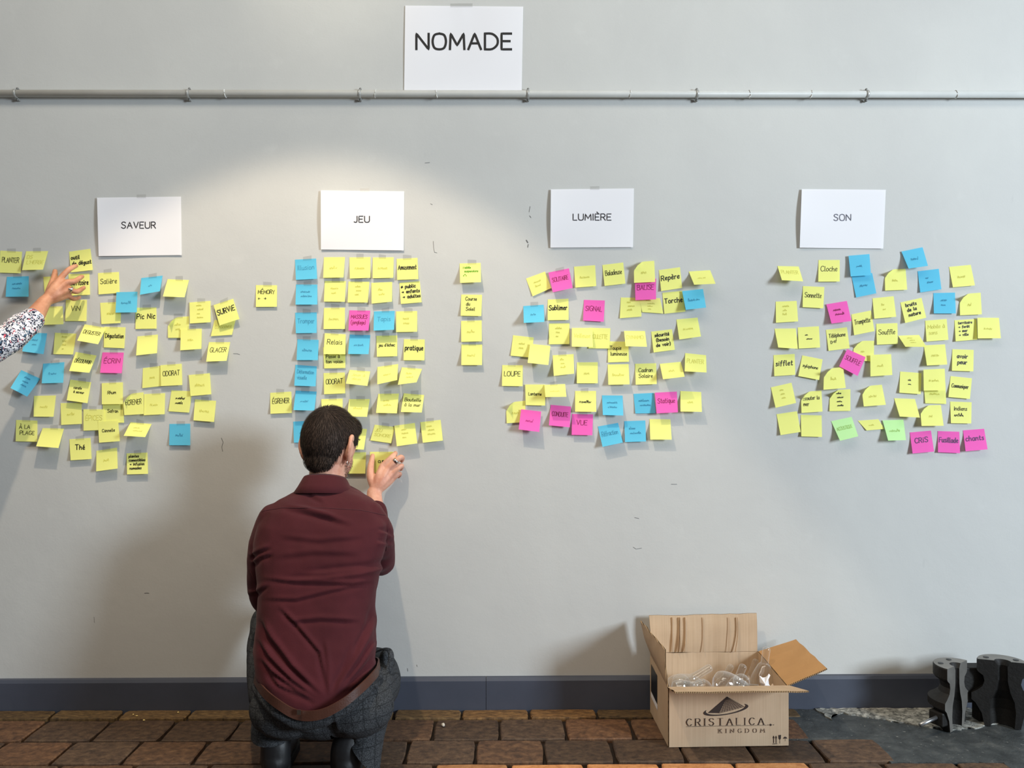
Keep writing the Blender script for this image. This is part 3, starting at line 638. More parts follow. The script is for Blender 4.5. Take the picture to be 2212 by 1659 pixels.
for ri, (ya, yb, wd, apx, apy, xmax) in enumerate(ROWS):
    ax = FL(apx, apy).x; k0 = int((-2.3-ax)/wd)
    for k in range(k0, k0+24):
        x0 = ax+k*wd; x1 = x0+wd-0.006
        if x0 > min(xmax-0.06, 2.35): break
        x1 = min(x1, max(xmax, x0+0.05))
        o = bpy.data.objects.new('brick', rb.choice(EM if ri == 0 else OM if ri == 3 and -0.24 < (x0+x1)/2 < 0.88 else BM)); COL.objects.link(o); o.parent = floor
        o.location = ((x0+x1)/2+rb.uniform(-.002, .002), (ya+yb)/2+rb.uniform(-.0015, .0015), rb.uniform(-0.0016, 0.0008)-0.0005)
        o.scale = (x1-x0, abs(yb-ya)*rb.uniform(0.975, 1.0), 1); o.rotation_euler = (rb.uniform(-.006, .006), rb.uniform(-.005, .005), rb.uniform(-.01, .01))
# bare dark concrete where the pavers stop
def ragged(name, poly, z, mat, amp, seed, bulge=0.0):
    r = random.Random(seed); pts = []
    for i, a in enumerate(poly):
        b = poly[(i+1) % len(poly)]; n = max(1, int((Vector(b)-Vector(a)).length/0.012))
        for k in range(n): pts.append((a[0]+(b[0]-a[0])*k/n+r.uniform(-amp, amp), a[1]+(b[1]-a[1])*k/n+r.uniform(-amp, amp)))
    bm = bmesh.new(); top = [bm.verts.new((x, y, z)) for x, y in pts]; bot = [bm.verts.new((x, y, z-0.008)) for x, y in pts]
    f = bm.faces.new(top)
    for i in range(len(pts)): bm.faces.new((bot[i], bot[(i+1) % len(pts)], top[(i+1) % len(pts)], top[i]))
    bmesh.ops.triangulate(bm, faces=[f]); bmesh.ops.recalc_face_normals(bm, faces=bm.faces)
    return rel(from_bm(name, bm, mat), floor)
ragged('concrete_patch', [(0.80, -0.019), (3.4, -0.019), (3.4, -2.0), (1.52, -2.0), (1.50, -0.43), (1.16, -0.43), (1.15, -0.285), (0.80, -0.262)], -0.0025, M['concrete'], 0.004, 5)
lp = [FL(px, py) for px, py in ((1757, 1526), (1776, 1540), (1794, 1554), (1800, 1545), (1822, 1540), (1860, 1547), (1905, 1553), (1945, 1560), (1985, 1566), (2012, 1571), (2050, 1577), (2110, 1572), (2165, 1560), (2178, 1527), (2000, 1526), (1850, 1526))]
lime = ragged('lime_stain', [(p.x, min(p.y, -0.0195)) for p in lp], 0.0012, M['lime'], 0.006, 9); lime['label'] = 'whitish lime bloom on the concrete'

# small litter on the floor
def crumb(px, py, rx, ry, rz, mat, name, label, cat, group=None):
    p = FL(px, py); bm = bmesh.new(); ball(bm, (0, 0, rz*0.9), (rx, ry, rz), 10, 6)
    for v in bm.verts: v.co *= 1+0.25*noise.noise(v.co*300+Vector((px, py, 0)))
    o = from_bm(name, bm, mat, None, True); o.location = (p.x, p.y, 0.0); o.rotation_euler.z = px; return tag(o, label, cat, group)
crumb(957, 1569, 0.0085, 0.006, 0.006, M['chip'], 'stone_chip', 'pale angular stone chip lying on the brick floor right of the crouching man', 'stone')
for px, py, lb in ((288, 1544.5, 'pale yellow seed on the floor, leftmost of the two touching'), (295, 1547.5, 'pale yellow seed on the floor, right one of the touching two'), (311, 1557, 'pale yellow seed on the floor just in front of the touching pair'), (385, 1540, 'pale yellow seed on the floor nearest the crouching man')):
    crumb(px, py, 0.0042, 0.0028, 0.0022, M['crumb'], 'seed', lb, 'seed', 'seeds on the brick floor')

# ------------------------------------------------------------------ pipe across the wall
pl, pr = P(-600, 201.0, -0.022), P(2800, 204.5, -0.022)
pipe = tag(empty('conduit_pipe', ((pl+pr)/2)), 'long grey painted conduit pipe clipped across the upper wall', 'pipe')
bm = bmesh.new(); cyl(bm, pl, pr, 0.0122, seg=24); rel(from_bm('pipe_tube', bm, M['pipe'], None, True), pipe)
def pipe_at(px): return pl+(pr-pl)*((px+600)/3400)
for px in (27, 397, 766, 1129, 1495, 1864):
    c = pipe_at(px); bm = bmesh.new(); pts = []
    for k in range(13):
        a = -PI/2+PI*k/12; pts.append(Vector((c.x, c.y-0.0135*math.cos(a), c.z+0.0135*math.sin(a))))
    pts = [Vector((c.x, -0.004, c.z-0.021)), Vector((c.x, c.y+0.012, c.z-0.0145))]+pts+[Vector((c.x, c.y+0.012, c.z+0.0145)), Vector((c.x, -0.004, c.z+0.021))]
    tube(bm, pts, [(0.0048, 0.0014)]*len(pts), 8, side=(0, 0, 1), n=1)
    cl = rel(from_bm('pipe_clip', bm, M['clip'], None, True), pipe)
    for s in (-1, 1):
        bm = bmesh.new(); cyl(bm, (c.x+0.001, 0, c.z+s*0.0195), (c.x+0.001, -0.013, c.z+s*0.0195), 0.0024, seg=8); ball(bm, (c.x+0.001, -0.014, c.z+s*0.0195), (0.0044, 0.0036, 0.0044), 10, 8)
        sc_ = from_bm('screw', bm, M['screw'], None, True); sc_.parent = cl
for i, px in enumerate((477, 800, 932, 1350, 1609, 1742, 2057)):
    c = pipe_at(px); bm = bmesh.new(); pts = [Vector((c.x+0.002*math.sin(a*1.0)*(1 if i % 2 else -1), c.y-0.0133*math.cos(a), c.z+0.0133*math.sin(a))) for a in [2*PI*k/20 for k in range(20)]]
    tube(bm, pts, [(0.0017, 0.0008)]*20, 6, side=(0, 0, 1), n=1, caps=False, closed=False)
    if i in (2, 4, 5): cyl(bm, (c.x, c.y-0.012, c.z-0.010), (c.x-0.006+0.01*(i == 2), c.y-0.012, c.z-0.017), 0.0012, seg=6)
    rel(from_bm('cable_tie', bm, M['tie'], None, True), pipe)

# ------------------------------------------------------------------ sheets of paper on the wall
def sheet(name, corners, lift, lay, curl=0.0, nx=10, ny=10, mat=None, parent=None, shape=None):
    TL, TR, BR, BL = corners
    def S(u, v, extra=0.0):
        uu, vv, cl = u, v, 0.0
        if curl and u+v < 0.42:
            t = 0.42-(u+v); uu += t*0.42; vv += t*0.42; cl = t*t*0.16
        px = (TL[0]*(1-uu)+TR[0]*uu)*(1-vv)+(BL[0]*(1-uu)+BR[0]*uu)*vv; py = (TL[1]*(1-uu)+TR[1]*uu)*(1-vv)+(BL[1]*(1-uu)+BR[1]*uu)*vv
        d = lay+(shape(u, v) if shape else lift*max(0.0, v-0.06)**1.45)+cl+extra
        return P(px, py, -d)
    V = [S(i/nx, j/ny) for j in range(ny+1) for i in range(nx+1)]; W = nx+1
    Fc = [(j*W+i, (j+1)*W+i, (j+1)*W+i+1, j*W+i+1) for j in range(ny) for i in range(nx)]
    return S, V, Fc
def printed(parent, text, x0, x1, top, base, width, mat, depth, name='lettering', nib=None, gap=2.2):
    wd, st = write(text, gap=gap); sx = (x1-x0)/wd; sy = (base-top)/10
    st = [[(x0+x*sx, base-y*sy) for x, y in s] for s in st]
    v, f = ribbon(st, width, lambda x, y: P(x, y, -depth(x, y)), step=3.0, nib=nib); return rel(from_data(name, v, f, mat), parent)
SIGNS = [('NOMADE', (875.4, 12), (1130.2, 14.3), (1127, 196.5), (873, 195), (899.5, 1104.5, 72.5, 106.5, 5.0), 'ink', 'large white paper sign reading NOMADE, tucked behind the pipe at the top'),
         ('SAVEUR', (209.5, 427), (391, 424.8), (392.5, 551), (213, 553), (262.5, 336, 479.6, 493, 2.0), 'print', 'white paper sign reading SAVEUR taped to the grey wall'),
         ('JEU', (693, 411.3), (873, 413.3), (872, 541), (693.3, 539), (765, 798, 467, 480.2, 2.0), 'print', 'white paper sign reading JEU in the warm lamp light'),
         ('LUMIÈRE', (1190, 409), (1369.5, 407), (1367.5, 534), (1189, 535), (1238, 1320, 462.2, 475.6, 2.0), 'print', 'white paper sign reading LUMIÈRE taped to the grey wall'),
         ('SON', (1732, 408.5), (1913.5, 410), (1908, 537), (1727.5, 535), (1801.5, 1838, 463, 476.4, 1.8), 'greyprint', 'white paper sign reading SON on the bright end of the wall')]
for tx, a, b, c, d, (x0, x1, tp, bs, wdt), ink, lab in SIGNS:
    A3 = tx == 'NOMADE'; ph = sum(map(ord, tx)) % 7
    def shp(u, v, A3=A3, ph=ph):
        if A3: return 0.003+0.0022*math.sin(u*9+2*v)*math.sin(v*3+0.6)*(1-v*0.5)+0.004*math.exp(-((u-0.48)/0.03)**2)*max(0, 0.45-v)
        return 0.002+0.010*(1-u)**3*math.sin(PI*min(1, 0.15+v*0.8))+0.003*v**3+0.0012*math.sin(5*u+ph)*v
    S, V, Fc = sheet('sign', (a, b, c, d), 0, 0.0008, 0, 24, 18, shape=shp)
    sg = tag(empty('paper_sign', P((a[0]+b[0])/2, (a[1]+c[1])/2, -0.002)), lab, 'sign', 'printed theme signs on the wall')
    sh = rel(from_data('sheet', V, Fc, M['paper'], None, True), sg)
    def dep(x, y, a=a, b=b, c=c, d=d, shp=shp):
        u = (x-a[0])/(b[0]-a[0]); v = (y-a[1])/(d[1]-a[1]); return 0.0008+shp(u, v)+0.0007
    printed(sg, tx, x0, x1, tp, bs, wdt, M[ink], dep)
    cx = (a[0]+b[0])/2+(5 if not A3 else -6); ty = (a[1]+b[1])/2; hw = 10 if not A3 else 24
    tp_ = [P(cx-hw, ty-5.5, -0.0006), P(cx+hw, ty-6, -0.0006), P(cx+hw, ty+2, -0.0052), P(cx-hw, ty+2, -0.0052)]
    if tx != 'SON': rel(from_data('tape', tp_, [(0, 3, 2, 1)], M['tape']), sg)

# ------------------------------------------------------------------ the sticky notes
COLN = dict(Y='yellow', B='blue', P='pink', G='light green')
recs = []
for ln in NOTES.strip().split('\n'):
    q = ln.split('|'); z, colr, pen, lay, nums, txt = q[:6]; opt = q[6] if len(q) > 6 else ''
    ox, oy, s = ZO[z]; nm = [float(t) for t in nums.split()]
    cs = [(ox+nm[i]/s, oy+nm[i+1]/s) for i in range(0, 8, 2)]
    recs.append(dict(col=colr, pen=pen, lay=int(lay), c=cs, txt=txt, opt=opt, x=sum(p[0] for p in cs)/4, y=sum(p[1] for p in cs)/4))
def overlap(a, b):
    ax0, ax1 = min(p[0] for p in a['c']), max(p[0] for p in a['c']); ay0, ay1 = min(p[1] for p in a['c']), max(p[1] for p in a['c'])
    bx0, bx1 = min(p[0] for p in b['c']), max(p[0] for p in b['c']); by0, by1 = min(p[1] for p in b['c']), max(p[1] for p in b['c'])
    return ax0 < bx1-1 and bx0 < ax1-1 and ay0 < by1-1 and by0 < ay1-1
rn = random.Random(11)
for r in recs:
    tm = ((r['c'][0][0]+r['c'][1][0])/2, (r['c'][0][1]+r['c'][1][1])/2); bmid = ((r['c'][2][0]+r['c'][3][0])/2, (r['c'][2][1]+r['c'][3][1])/2)
    best = 0.009
    for L in [0.009+0.002*i for i in range(30)]:
        if (P(*tm, -0.001)-P(*bmid, -0.001-L)).length <= 0.0735: best = L
        else: break
    L = 0.009
    for k in range(30):
        L = 0.009+0.002*k
        if (P(*tm, -0.001)-P(*bmid, -0.001-L)).length >= 0.0745: break
    r['L'] = min(L, 0.056)*rn.uniform(0.92, 1.08)
for r in recs:
    for s in recs:
        if s is not r and s['lay'] > r['lay'] and overlap(r, s): r['L'] = min(r['L'], 0.0045+0.002*r['lay'])
def theme(x): return 'SAVEUR' if x < 530 else 'JEU' if x < 1062 else 'LUMIÈRE' if x < 1600 else 'SON'
def clean(t): return ' '.join(w for w in t.replace('/', ' ').replace('<', ' ').replace('>', ' ').replace('^', ' ').replace('=', ' ').replace('#', ' ').split() if not w.startswith('~'))
for r in recs: r['read'] = clean(r['txt']); r['key'] = (r['read'].lower(), theme(r['x']))
from collections import Counter
cnt = Counter(r['key'] for r in recs if r['read'])
marks = [r for r in recs if r['read'] and cnt[r['key']] == 1]
used = set()
special = {'vo': 'yellow sticky note lettered vo, half hidden behind the reaching hand', 'CUR': 'yellow sticky note being pressed to the wall by the crouching man', 'territoire': None}
DIRS = ['right of', 'below and right of', 'directly below', 'below and left of', 'left of', 'above and left of', 'directly above', 'above and right of']
def name_faint(r):
    st = 'blank' if not r['txt'] else ('faintly written' if r['pen'] == 'f' else 'finely written')
    for s in sorted(marks, key=lambda s: (s['x']-r['x'])**2+(s['y']-r['y'])**2)[:14]:
        a = math.atan2(r['y']-s['y'], r['x']-s['x']); d = DIRS[int(round(a/(PI/4))) % 8]
        lab = '%s %s sticky note %s the %s note' % (st, COLN[r['col']], d, s['read'])
        if len(lab.split()) > 16: continue
        dup = [q for q in marks if q is not s and q['read'].lower() == s['read'].lower()]
        if dup: lab += ' under '+theme(s['x'])
        if lab not in used and len(lab.split()) <= 16: used.add(lab); return lab
    return '%s %s sticky note in the %s group' % (st, COLN[r['col']], theme(r['x']))
order = sorted([r for r in recs if not r['read'] or cnt[r['key']] > 1], key=lambda r: min((s['x']-r['x'])**2+(s['y']-r['y'])**2 for s in marks))
for r in order: r['label'] = name_faint(r)
for r in marks:
    r['label'] = special.get(r['read']) or ('%s sticky note reading %s under the %s sign' % (COLN[r['col']], r['read'], theme(r['x'])))
INK = {('Y', 'k'): 'ink', ('Y', 'm'): 'thin', ('Y', 'f'): 'faintY', ('Y', 'g'): 'green', ('B', 'f'): 'faintB', ('P', 'f'): 'faintP', ('P', 'm'): 'midP', ('P', 'k'): 'boldP', ('G', 'f'): 'faintG'}
PENW = dict(k=0.038, m=0.024, f=0.020, g=0.024)
for r in recs:
    lay = 0.0010+0.0042*r['lay']; tlz = rn.uniform(-0.5, 0.5)
    S, V, Fc = sheet('note', r['c'], r['L'], lay, 1.0 if 'c' in r['opt'] else 0.0, 8, 10)
    root = tag(empty('sticky_note', P(r['x'], r['y'], -lay)), r['label'], 'sticky note', COLN[r['col']]+' sticky notes under the '+theme(r['x'])+' sign')
    rel(from_data('paper', V, Fc, M[r['col']], None, True), root)
    if r['txt']:
        lines = r['txt'].split('/'); n = len(lines); strokes = []
        rr = random.Random(r['txt']+str(int(r['x']))); bold = r['pen'] == 'k'
        W = [write(t, 0.35, 2.2 if bold else 1.7, rr, 0.06) if t else (1, []) for t in lines]
        scr = all(t.startswith('~') or not t for t in lines); wmax = max(x[0] for x in W)
        hm = {1: 0.23, 2: 0.18, 3: 0.155, 4: 0.12}[min(n, 4)]*(0.62 if 't' in r['opt'] else 1.0)*(0.80 if scr else 1.0)
        if r['txt'].startswith('Mobile/'): hm = 0.11
        if r['read'] == 'CUR': hm = 0.11
        sx = min(hm/10, (0.86 if bold else 0.78)/wmax); h = min(hm, sx*10*(1.6 if not scr else 1.1)); pitch = min(0.86/n, max(h*1.55, 0.19 if n > 1 else 0))
        top = {1: 0.52, 2: 0.40, 3: 0.27, 4: 0.20}[min(n, 4)]+(0.06 if r['c'][0][1] > 0 and scr and n == 1 else 0)
        for i, (wd, st) in enumerate(W):
            hh = h; x0 = (1-wmax*sx)*0.45+(rr.uniform(0, 0.06) if i else 0)
            x0 = min(x0, 0.96-wd*sx); yb = top+pitch*i
            for s in st: strokes.append([(x0+x*sx, yb-y*hh/10) for x, y in s])
        v, f = ribbon(strokes, min(PENW[r['pen']], 2.3*sx), lambda u, w_: S(min(max(u, 0.01), 0.995), min(max(w_, 0.01), 0.99), 0.0007), step=0.07)
        rel(from_data('handwriting', v, f, M[INK[(r['col'], r['pen'])]]), root)
    if r['x'] < 1290 and rn.random() < (0.85 if r['x'] < 1060 else 0.45):
        u0 = rn.uniform(0.25, 0.38); u1 = u0+rn.uniform(0.34, 0.42); (ax, ay), (bx, by) = r['c'][0], r['c'][1]
        e0 = (ax+(bx-ax)*u0, ay+(by-ay)*u0); e1 = (ax+(bx-ax)*u1, ay+(by-ay)*u1); h0 = rn.uniform(5.5, 8); sl = rn.uniform(-1.5, 1.5)
        mid = ((e0[0]+e1[0])/2, (e0[1]+e1[1])/2-h0/2)
        hid = any(s is not r and min(p[0] for p in s['c']) < mid[0] < max(p[0] for p in s['c']) and min(p[1] for p in s['c']) < mid[1] < max(p[1] for p in s['c']) for s in recs)
        if not hid:
            tv = [P(e0[0], e0[1]-h0+sl, -0.0006), P(e1[0], e1[1]-h0-sl, -0.0006), P(e1[0], e1[1], -lay-0.0004), P(e0[0], e0[1], -lay-0.0004), P(e1[0], e1[1]+3, -lay-0.0009), P(e0[0], e0[1]+3, -lay-0.0009)]
            rel(from_data('tape', tv, [(0, 3, 2, 1), (3, 5, 4, 2)], M['tape']), root)
# ------------------------------------------------------------------ open cardboard box with glassware
FLB, FRB = FL(1445, 1615), FL(1703, 1611)
BX = (FRB-FLB).normalized(); BY = Vector((-BX.y, BX.x, 0)); BW = (FRB-FLB).length; BD, BH, BHF = 0.285, 0.205, 0.186
ang = math.atan2(BX.y, BX.x)
carton = tag(empty('cardboard_box', FLB), 'open brown cardboard box full of glass flasks, printed with a pyramid emblem', 'box')
carton.rotation_euler.z = ang
def bloc(name, v, f, mat, parent=carton, smooth=False): return from_data(name, v, f, mat, parent, smooth)
TH = 0.0045
def panel(name, a, b, c, d, mat, parent=carton, bow=0.0, n=8, th=TH, wob=0.0, seed=0, mats=None):
    """cardboard sheet from four corners a b c d (a-b at the crease) with thickness, small bends and ragged edges"""
    a, b, c, d = map(Vector, (a, b, c, d)); nr = (b-a).cross(d-a).normalized(); r = random.Random(seed); V, Fc = [], []
    off = [[r.uniform(-wob, wob) for _ in range(n+1)] for _ in range(2)]
    for side in (0.5, -0.5):
        for j in range(n+1):
            for i in range(n+1):
                u, v = i/n, j/n; p = (a*(1-u)+b*u)*(1-v)+(d*(1-u)+c*u)*v
                p += nr*(side*th+bow*math.sin(PI*v)*(0.6+0.4*math.sin(PI*u))+wob*1.2*noise.noise(Vector((u*6, v*2, seed))))
                if j == n: p += (d-a).normalized()*off[0][i]
                V.append(p)
    W = n+1; N = W*W
    for j in range(n):
        for i in range(n):
            q = j*W+i; Fc.append((q, q+1, q+W+1, q+W)); Fc.append((N+q, N+q+W, N+q+W+1, N+q+1))
    E = [(i, i+1) for i in range(n)]+[(i*W+n, (i+1)*W+n) for i in range(n)]+[(n*W+i+1, n*W+i) for i in range(n)]+[((i+1)*W, i*W) for i in range(n)]
    k0 = len(Fc)
    for p, q in E: Fc.append((p, N+p, N+q, q))
    o = bloc(name, V, Fc, None, parent)
    o.data.materials.append(mat); o.data.materials.append(M['flute'])
    for i, pl_ in enumerate(o.data.polygons):
        if i >= k0: pl_.material_index = 1
    return o
z0 = 0.002
panel('front_panel', (0, 0, z0), (BW, 0, z0), (BW, 0, BHF), (0, 0, BHF), M['card'], wob=0.0012, seed=1, n=12)
panel('back_panel', (0, BD, z0), (BW, BD, z0), (BW, BD, BH), (0, BD, BH), M['card'], wob=0.0015, seed=2, n=10)
panel('side_panel', (0, TH, z0), (0, BD-TH, z0), (0, BD-TH, BH), (0, TH, BHF), M['card'], wob=0.001, seed=3)
panel('side_panel', (BW, TH, z0), (BW, BD-TH, z0), (BW, BD-TH, BH), (BW, TH, BHF), M['card'], wob=0.001, seed=4)
panel('base_panel', (TH, TH, z0+0.002), (BW-TH, TH, z0+0.002), (BW-TH, BD-TH, z0+0.002), (TH, BD-TH, z0+0.002), M['card'], seed=5)
def bl(px, py, y):
    p = P(px, py, y)-FLB; return Vector((p.dot(BX), p.dot(BY), p.z))
yb = FLB.y+BD
bf = panel('back_flap', (0.004, BD, BH+0.001), (BW-0.004, BD, BH+0.001), bl(1634, 1325, yb+0.012), bl(1402, 1330, yb+0.006), M['card'], wob=0.0022, seed=6, bow=0.004, n=12)
for px, wd, tilt in ((1452, 0.0022, 0), (1464, 0.0028, 2), (1471, 0.002, -2), (1479, 0.0026, 1), (1519, 0.0012, 0), (1588, 0.0022, 5), (1575, 0.001, 0)):
    bm = bmesh.new(); a, b = bl(px, 1408, yb-0.006), bl(px+tilt, 1334, yb+0.001); tube(bm, [a, (a+b)/2+Vector((0.001*tilt, -0.0005, 0)), b], [(wd*1.7, 0.0007)]*3, 8, side=(1, 0, 0), n=3)
    from_bm('crease', bm, M['card'], bf, True)
fl = 0.148
panel('front_flap', (-0.004, 0.002, BHF+0.001), (BW+0.004, 0.002, BHF+0.001), (BW+0.006, -fl, BHF+0.0395), (-0.014, -fl, BHF+0.0415), M['card'], wob=0.0018, seed=7, n=12)
panel('side_flap', (0, 0.006, BHF), (0, BD-0.004, BH), bl(1384, 1341, yb+0.0), bl(1437, 1403, FLB.y+0.004), M['card'], wob=0.002, seed=8, bow=-0.006)
panel('side_flap', (BW, 0.006, BHF), (BW, BD-0.004, BH), bl(1720, 1382, yb-0.01), bl(1787, 1445, FLB.y+0.005), M['cardin'], wob=0.0015, seed=9)
# print on the front panel: photo pixels to the panel plane
def fp(px, py, off=0.0038):
    d = ray(px, py); pt = FLB; nv = BY; t = (pt-CAM).dot(nv)/d.dot(nv); q = CAM+d*t-FLB; return Vector((q.dot(BX), -off, q.z))
def bprint(name, text, x0, x1, tp, bs, base_slope, width, mat, nib, gap):
    wd, st = write(text, gap=gap); sx = (x1-x0)/wd; sy = (bs-tp)/10
    out = [[(x0+x*sx, bs-y*sy-base_slope*x/wd) for x, y in s] for s in st]
    if nib:  # small serifs at the ends of upright strokes
        for s in list(out):
            for e, q in ((s[0], s[1]), (s[-1], s[-2])):
                if abs(e[1]-q[1]) > abs(e[0]-q[0])*1.2: out.append([(e[0]-1.7, e[1]), (e[0]+1.7, e[1])])
    v, f = ribbon(out, width, lambda x, y: fp(x, y), step=3.0, nib=nib); return bloc(name, v, f, mat)
nib = lambda dx, dy: 0.45+0.75*abs(dy)
bprint('brand_lettering', 'CRISTALICA', 1482.5, 1649.5, 1552.0, 1566.8, 2.6, 1.55, M['boxink'], nib, 5.0)
bprint('lower_lettering', 'KINGDOM', 1552.5, 1651, 1573.8, 1582.3, 1.2, 1.15, M['boxink2'], nib, 8.5)
def flat(name, polys, mat, off=0.0038):
    V, Fc = [], []
    for p in polys:
        b = len(V); V += [fp(x, y, off) for x, y in p]; Fc.append(tuple(range(b, b+len(p))))
    return bloc(name, V, Fc, mat)
def line(a, b, wd):
    dx, dy = b[0]-a[0], b[1]-a[1]; m = math.hypot(dx, dy); nx, ny = -dy/m*wd/2, dx/m*wd/2
    return [(a[0]+nx, a[1]+ny), (b[0]+nx, b[1]+ny), (b[0]-nx, b[1]-ny), (a[0]-nx, a[1]-ny)]
flat('rule', [line((1482, 1568.8), (1655, 1565.6), 0.7)]+[[(x-r, y), (x, y-r), (x+r, y), (x, y+r)] for x, y, r in ((1658.5, 1565, 1.1), (1664.2, 1564.8, 2.7), (1670.5, 1564.8, 1.1))], M['boxink'])
ap, bL, bM_, bR = (1569.5, 1504), (1529, 1539), (1552, 1539.5), (1607, 1525.5)
pyr = flat('pyramid_emblem', [[ap, bL, bM_]], M['boxink'])
lattice = []
for i in range(10):
    t = i/9; q = (bM_[0]+(bR[0]-bM_[0])*t, bM_[1]+(bR[1]-bM_[1])*t+1.4*math.sin(PI*t)); lattice.append(line(ap, q, 0.6))
    e0 = (ap[0]+(bM_[0]-ap[0])*t, ap[1]+(bM_[1]-ap[1])*t); e1 = (ap[0]+(bR[0]-ap[0])*t, ap[1]+(bR[1]-ap[1])*t)
    if i: lattice.append(line(e0, e1, 0.8))
flat('lattice', lattice, M['boxink'], 0.0041).parent = carton
flat('shaded_face', [[ap, bM_, bR]], M['boxink3'], 0.0037)
ring = []
for k in range(40):
    a0, a1 = [PI*0.98+(2.30*PI-PI*0.98)*(kk/40)-PI*0.0 for kk in (k, k+1)]
    def e(a, s): 
        x = 49*math.cos(a)*s[0]; y = 11.0*math.sin(a)*s[1]; c, sn = math.cos(-0.165), math.sin(-0.165)
        return (1567.5+x*c-y*sn, 1532+x*sn+y*c)
    # the swoosh runs below the pyramid and is thick at its two ends
    t0, t1 = (math.pi - (math.pi*1.0)*(k/40)), (math.pi-(math.pi)*((k+1)/40))
    th0, th1 = 0.86-0.10*math.sin(t0), 0.86-0.10*math.sin(t1)
    ring.append([e(t0, (1, 1)), e(t1, (1, 1)), e(t1, (th1, 0.82 if 0 else 0.80)), e(t0, (th0, 0.80))])
    if k < 6 or k > 33:
        up0, up1 = -t0*0+0, 0
for s in (-1, 1):   # upper tips curling behind
    for k in range(8):
        a0, a1 = [(PI if s < 0 else 0)+(-1 if s > 0 else 1)*0.55*kk/8 for kk in (k, k+1)]
        ring.append([e(a0, (1, 1)), e(a1, (1, 1)), e(a1, (0.86+0.13*(k+1)/8, 0.9)), e(a0, (0.86+0.13*k/8, 0.9))])
flat('swoosh', ring, M['boxink'], 0.0040)
ic = [line((1668.5, 1606), (1678, 1605.4), 1.4)]
for x in (1670.6, 1675.8): ic += [line((x, 1604), (x, 1590), 1.3), [(x-1.9, 1593.5), (x, 1587.5), (x+1.9, 1593.5)]]
ic += [[(1681, 1586.8), (1686.4, 1586.4), (1686, 1594), (1684.4, 1596.6), (1682.8, 1596.6), (1681.2, 1594)], line((1683.6, 1596), (1683.6, 1605), 0.7)]
ic += [[(1690.6, 1594.6), (1693, 1591.6), (1695.6, 1590), (1698, 1591.4), (1700.2, 1594.2)], line((1695.6, 1594), (1695.6, 1600), 0.5)]
flat('handling_marks', ic, M['boxink'])
# sticker on the outer left side
V = [Vector((-0.0036, y, z)) for y, z in ((0.16, 0.075), (0.26, 0.082), (0.26, 0.175), (0.16, 0.170))]
st = bloc('sticker', V, [(0, 1, 2, 3)], M['sticker'])
V = [Vector((-0.0034, y, z)) for y, z in ((0.155, 0.055), (0.262, 0.062), (0.262, 0.08), (0.155, 0.074))]; bloc('sticker_margin', V, [(0, 1, 2, 3)], M['paper'])

def revolve(bm, prof, a, d, seg=28):
    """surface of revolution about axis d from point a; profile (distance along, radius)"""
    d = Vector(d).normalized(); q = d.to_track_quat('Z', 'Y').to_matrix(); V = []
    for t, r in prof: V.append([bm.verts.new(Vector(a)+d*t+q @ Vector((r*math.cos(2*PI*k/seg), r*math.sin(2*PI*k/seg), 0))) for k in range(seg)])
    for A, B in zip(V[:-1], V[1:]):
        for k in range(seg): bm.faces.new((A[k], A[(k+1) % seg], B[(k+1) % seg], B[k]))
    return V
def flask(tip, foot, neck_r, body_r, label, body_f=0.55):
    """clear flask: rounded closed neck at the tip flaring into a wide bulb at the foot"""
    tip, foot = Vector(tip), Vector(foot); L = (foot-tip).length; d = foot-tip; bm = bmesh.new()
    prof = [(0.0, 0.0005), (neck_r*0.10, neck_r*0.55), (neck_r*0.35, neck_r*0.86), (neck_r*0.8, neck_r)]
    prof += [(L*0.22, neck_r*0.98), (L*0.36, neck_r*1.02), (L*body_f*0.88, neck_r*1.25), (L*body_f, neck_r*1.7)]
    for k in range(1, 10):
        t = k/9; prof.append((L*(body_f+(1-body_f)*t), neck_r*1.7+(body_r-neck_r*1.7)*(math.sin(PI/2*min(1, t*1.35)) if t < 0.74 else math.sqrt(max(0.02, 1-((t-0.74)/0.27)**2)))))
    pr = [(t, max(r, 0.001)) for t, r in catmull2(prof)]
    revolve(bm, pr, tip, d)
    o = tag(from_bm('glass_flask', bm, M['glass'], None, True), label, 'flask', 'clear glass flasks in the box'); return o
def catmull2(pr):
    q = catmull([Vector((t, r, 0)) for t, r in pr], 3); return [(p.x, p.y) for p in q]
def at(px, py, f): return P(px, py, FLB.y+BD*f)
flask(at(1656.5, 1397, 0.62), at(1643, 1496, 0.55), 0.0125, 0.040, 'clear glass flask standing upright in the right end of the box, tallest neck', 0.42)
flask(at(1537, 1440, 0.50), at(1452, 1492, 0.42), 0.0125, 0.040, 'clear glass flask with a leaning neck, nearest the left side of the box')
flask(at(1640, 1484, 0.18), at(1543, 1476, 0.14), 0.0075, 0.040, 'clear bulbous glass flask lying on its side at the front of the box', 0.30)
flask(at(1581, 1436, 0.90), at(1545, 1502, 0.86), 0.0110, 0.026, 'clear glass flask with a squat neck in the middle rear of the box')
flask(at(1607, 1435, 0.60), at(1580, 1502, 0.54), 0.0125, 0.028, 'clear glass flask with a frosted looking neck, right of the middle rear flask')
flask(at(1634, 1424, 0.92), at(1606, 1502, 0.88), 0.0105, 0.026, 'clear glass flask with a slim neck behind the upright tall flask')
flask(at(1523, 1470, 0.20), at(1455, 1494, 0.16), 0.0085, 0.030, 'small clear glass flask lying in the front left corner of the box', 0.45)
def globe(px, py, f, r, label):
    bm = bmesh.new(); revolve(bm, [(r*(1-math.cos(PI*k/14)), max(0.0006, r*math.sin(PI*k/14))) for k in range(15)], at(px, py, f)-Vector((0, 0, r)), (0.15, 0.05, 1))
    return tag(from_bm('glass_globe', bm, M['glass'], None, True), label, 'globe', 'clear glass globes in the box')
